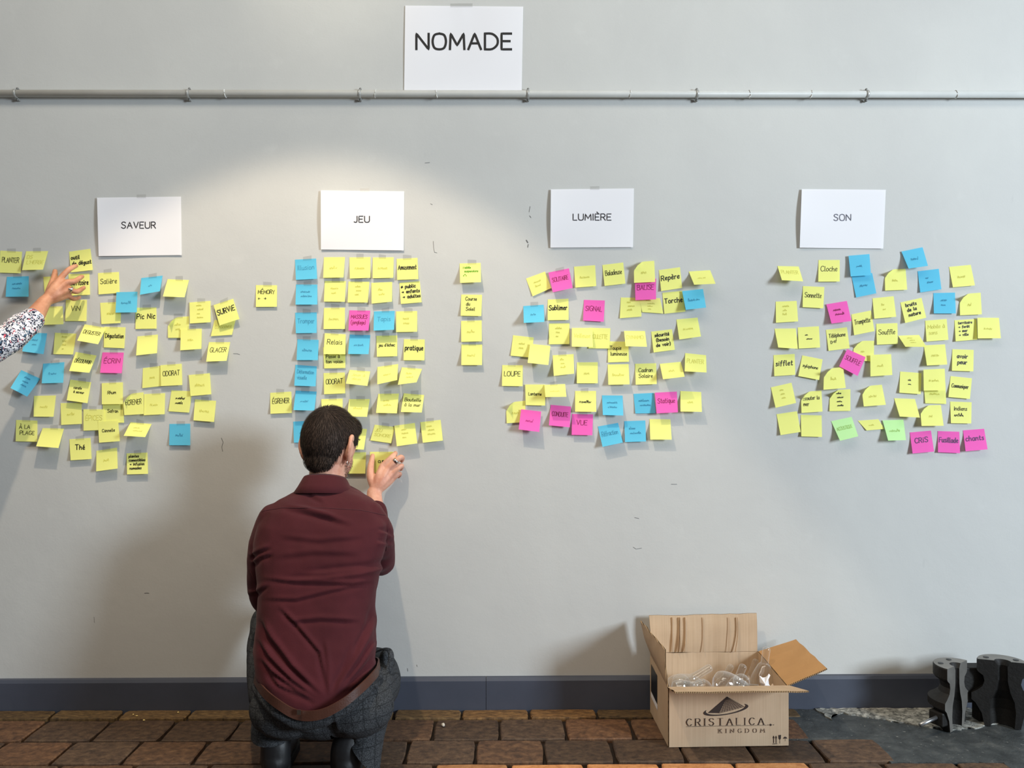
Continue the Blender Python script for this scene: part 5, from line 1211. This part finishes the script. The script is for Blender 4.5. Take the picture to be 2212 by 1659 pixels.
# ---- woman reaching in from the left
wom = tag(empty('person', Vector((-2.02, -0.64, 0))), 'standing person in speckled long sleeved top reaching in over the notes', 'person')
bm = bmesh.new()
el = Vector((-1.745, -0.40, 1.165)); sh = Vector((-1.86, -0.60, 1.36))
tube(bm, [sh, (sh+el)/2+Vector((.01, .0, -.01)), el], [.044, .040, .035]); tube(bm, [el, P(2, 744, -.30), P(44, 711, -.235), P(72, 686, -.190), P(90, 660, -.150), P(98, 650, -.135)], [.036, .036, .034, .031, (.027, .023), (.026, .021)])
hand(bm, (99, 649, -.132), [(134, 597, -.094), (144, 609, -.097), (149, 624, -.092), (147, 638, -.084)],
     [([(134, 597, -.094), (148, 583, -.080), (158, 577, -.058), (165, 574, -.036)], [.0102, .0094, .0085, .0072]),
      ([(144, 609, -.097), (160, 608, -.084), (170, 602, -.060), (178, 597, -.036)], [.0102, .0096, .0086, .0072]),
      ([(149, 624, -.092), (164, 630, -.078), (174, 626, -.056), (182, 621, -.034)], [.0098, .0092, .0082, .0070]),
      ([(147, 638, -.084), (157, 645, -.070), (165, 645, -.052), (172, 642, -.036)], [.0088, .0082, .0072, .0062])],
     ([(105, 638, -.120), (112, 618, -.104), (117, 601, -.080), (119, 585, -.050)], [.0150, .0140, .0112, .0082]), 0.0125)
hc = Vector((-2.00, -0.60, 1.545)); ball(bm, hc, (.074, .092, .108), 24, 16); ball(bm, hc+Vector((0, .04, -.062)), (.05, .05, .055), 16, 12); ball(bm, hc+Vector((0, .094, -.02)), (.012, .016, .022), 10, 8); ball(bm, hc+Vector((0, .086, -.055)), (.022, .010, .008), 10, 8)
for s in (-1, 1): ball(bm, hc+Vector((.075*s, -.01, -.01)), (.010, .018, .030), 12, 8)
tube(bm, [hc+Vector((0, -.02, -.06)), hc+Vector((0, -.03, -.16)), hc+Vector((0, -.04, -.45)), hc+Vector((0, -.04, -.72))], [(.052, .05), (.06, .056), (.12, .085), (.14, .10)], 18, side=(0, 1, 0))
tube(bm, [Vector((-2.15, -.64, 1.36)), Vector((-2.21, -.66, 1.08)), Vector((-2.19, -.56, .84))], [.042, .036, .026])
for i in range(4): tube(bm, [Vector((-2.20+.016*i, -.555, .83)), Vector((-2.20+.016*i, -.535, .79)), Vector((-2.198+.016*i, -.53, .745+.006*abs(i-1.5))) ], [.013, .010, .0075], 10)
tube(bm, [Vector((-2.165, -.55, .83)), Vector((-2.145, -.53, .79)), Vector((-2.145, -.52, .765))], [.013, .011, .008], 10)
for s in (-1, 1): tube(bm, [Vector((-2.02+.085*s, -.64, .86)), Vector((-2.02+.085*s, -.63, .48)), Vector((-2.02+.09*s, -.645, .09))], [.08, .052, .036])
body = child('body', fuse(bm, .0036, 3), M['skin2'], wom)
bm = bmesh.new(); ball(bm, sh+Vector((-.02, 0, 0)), .072, 18, 12); tube(bm, [sh+Vector((-.03, 0, .0)), (sh+el)/2+Vector((.01, .0, -.01)), el], [.070, .060, .053], 18); tube(bm, [el, P(2, 742, -.30), P(44, 710, -.235), P(70, 690, -.196)], [.052, .048, .0455, (.042, .038)], 18)
tube(bm, [hc+Vector((0, -.03, -.165)), hc+Vector((0, -.04, -.22)), hc+Vector((0, -.04, -.42)), hc+Vector((0, -.04, -.60)), hc+Vector((0, -.04, -.80))], [(.085, .07), (.175, .10), (.17, .12), (.165, .122), (.200, .150)], 24, side=(0, 1, 0))
tube(bm, [Vector((-2.15, -.64, 1.36)), Vector((-2.21, -.66, 1.08)), Vector((-2.195, -.58, .90))], [.062, .052, .042], 16)
me = fuse(bm, .005, 3); dress(me, [fold(.004, 5, (20, 700), (32, 722), (36, 745)), fold(.004, 5, (52, 694), (62, 708), (66, 726))], 1.0, .0045, 30.0)
child('top', me, M['printcloth'], wom, 'white and navy speckled knit top')
bm = bmesh.new(); ball(bm, Vector((-2.02, -.64, .86)), (.165, .115, .10), 24, 16)
for s in (-1, 1): tube(bm, [Vector((-2.02+.09*s, -.64, .86)), Vector((-2.02+.09*s, -.63, .48)), Vector((-2.02+.092*s, -.645, .10))], [.095, .070, .062], 18)
child('trousers', fuse(bm, .007, 4), M['darkcloth'], wom)
bm = bmesh.new(); ball(bm, hc+Vector((0, -.026, .014)), (.090, .100, .114), 24, 16); ball(bm, hc+Vector((0, -.055, -.06)), (.092, .062, .12), 20, 14); child('hair', fuse(bm, .006, 3), M['hair2'], wom)
for s in (-1, 1):
    bm = bmesh.new(); x = -2.02+.094*s; tube(bm, [Vector((x, -.68, .040)), Vector((x, -.60, .042)), Vector((x, -.50, .030)), Vector((x, -.45, .026))], [(.034, .036), (.038, .040), (.042, .026), (.032, .022)], 16, side=(0, 0, 1)); child('shoe', fuse(bm, .005, 3), M['boot'], wom)
ra, rb2 = P(150, 624.5, -.092), P(158, 627.5, -.086); ax = (rb2-ra).normalized(); q = ax.to_track_quat('Z', 'Y').to_matrix(); mid = (ra+rb2)/2; bm = bmesh.new()
rings = [[bm.verts.new(mid+ax*t+q @ Vector((r_*math.cos(2*PI*k/20), r_*math.sin(2*PI*k/20), 0))) for k in range(20)] for t, r_ in ((-.0030, .0102), (-.0026, .0112), (.0026, .0112), (.0030, .0102))]
for A, B in zip(rings[:-1], rings[1:]):
    for k in range(20): bm.faces.new((A[k], A[(k+1) % 20], B[(k+1) % 20], B[k]))
ball(bm, mid+Vector((0, -.013, .001)), (.0055, .003, .004), 12, 8); rel(from_bm('ring', bm, M['silver'], None, True), wom)
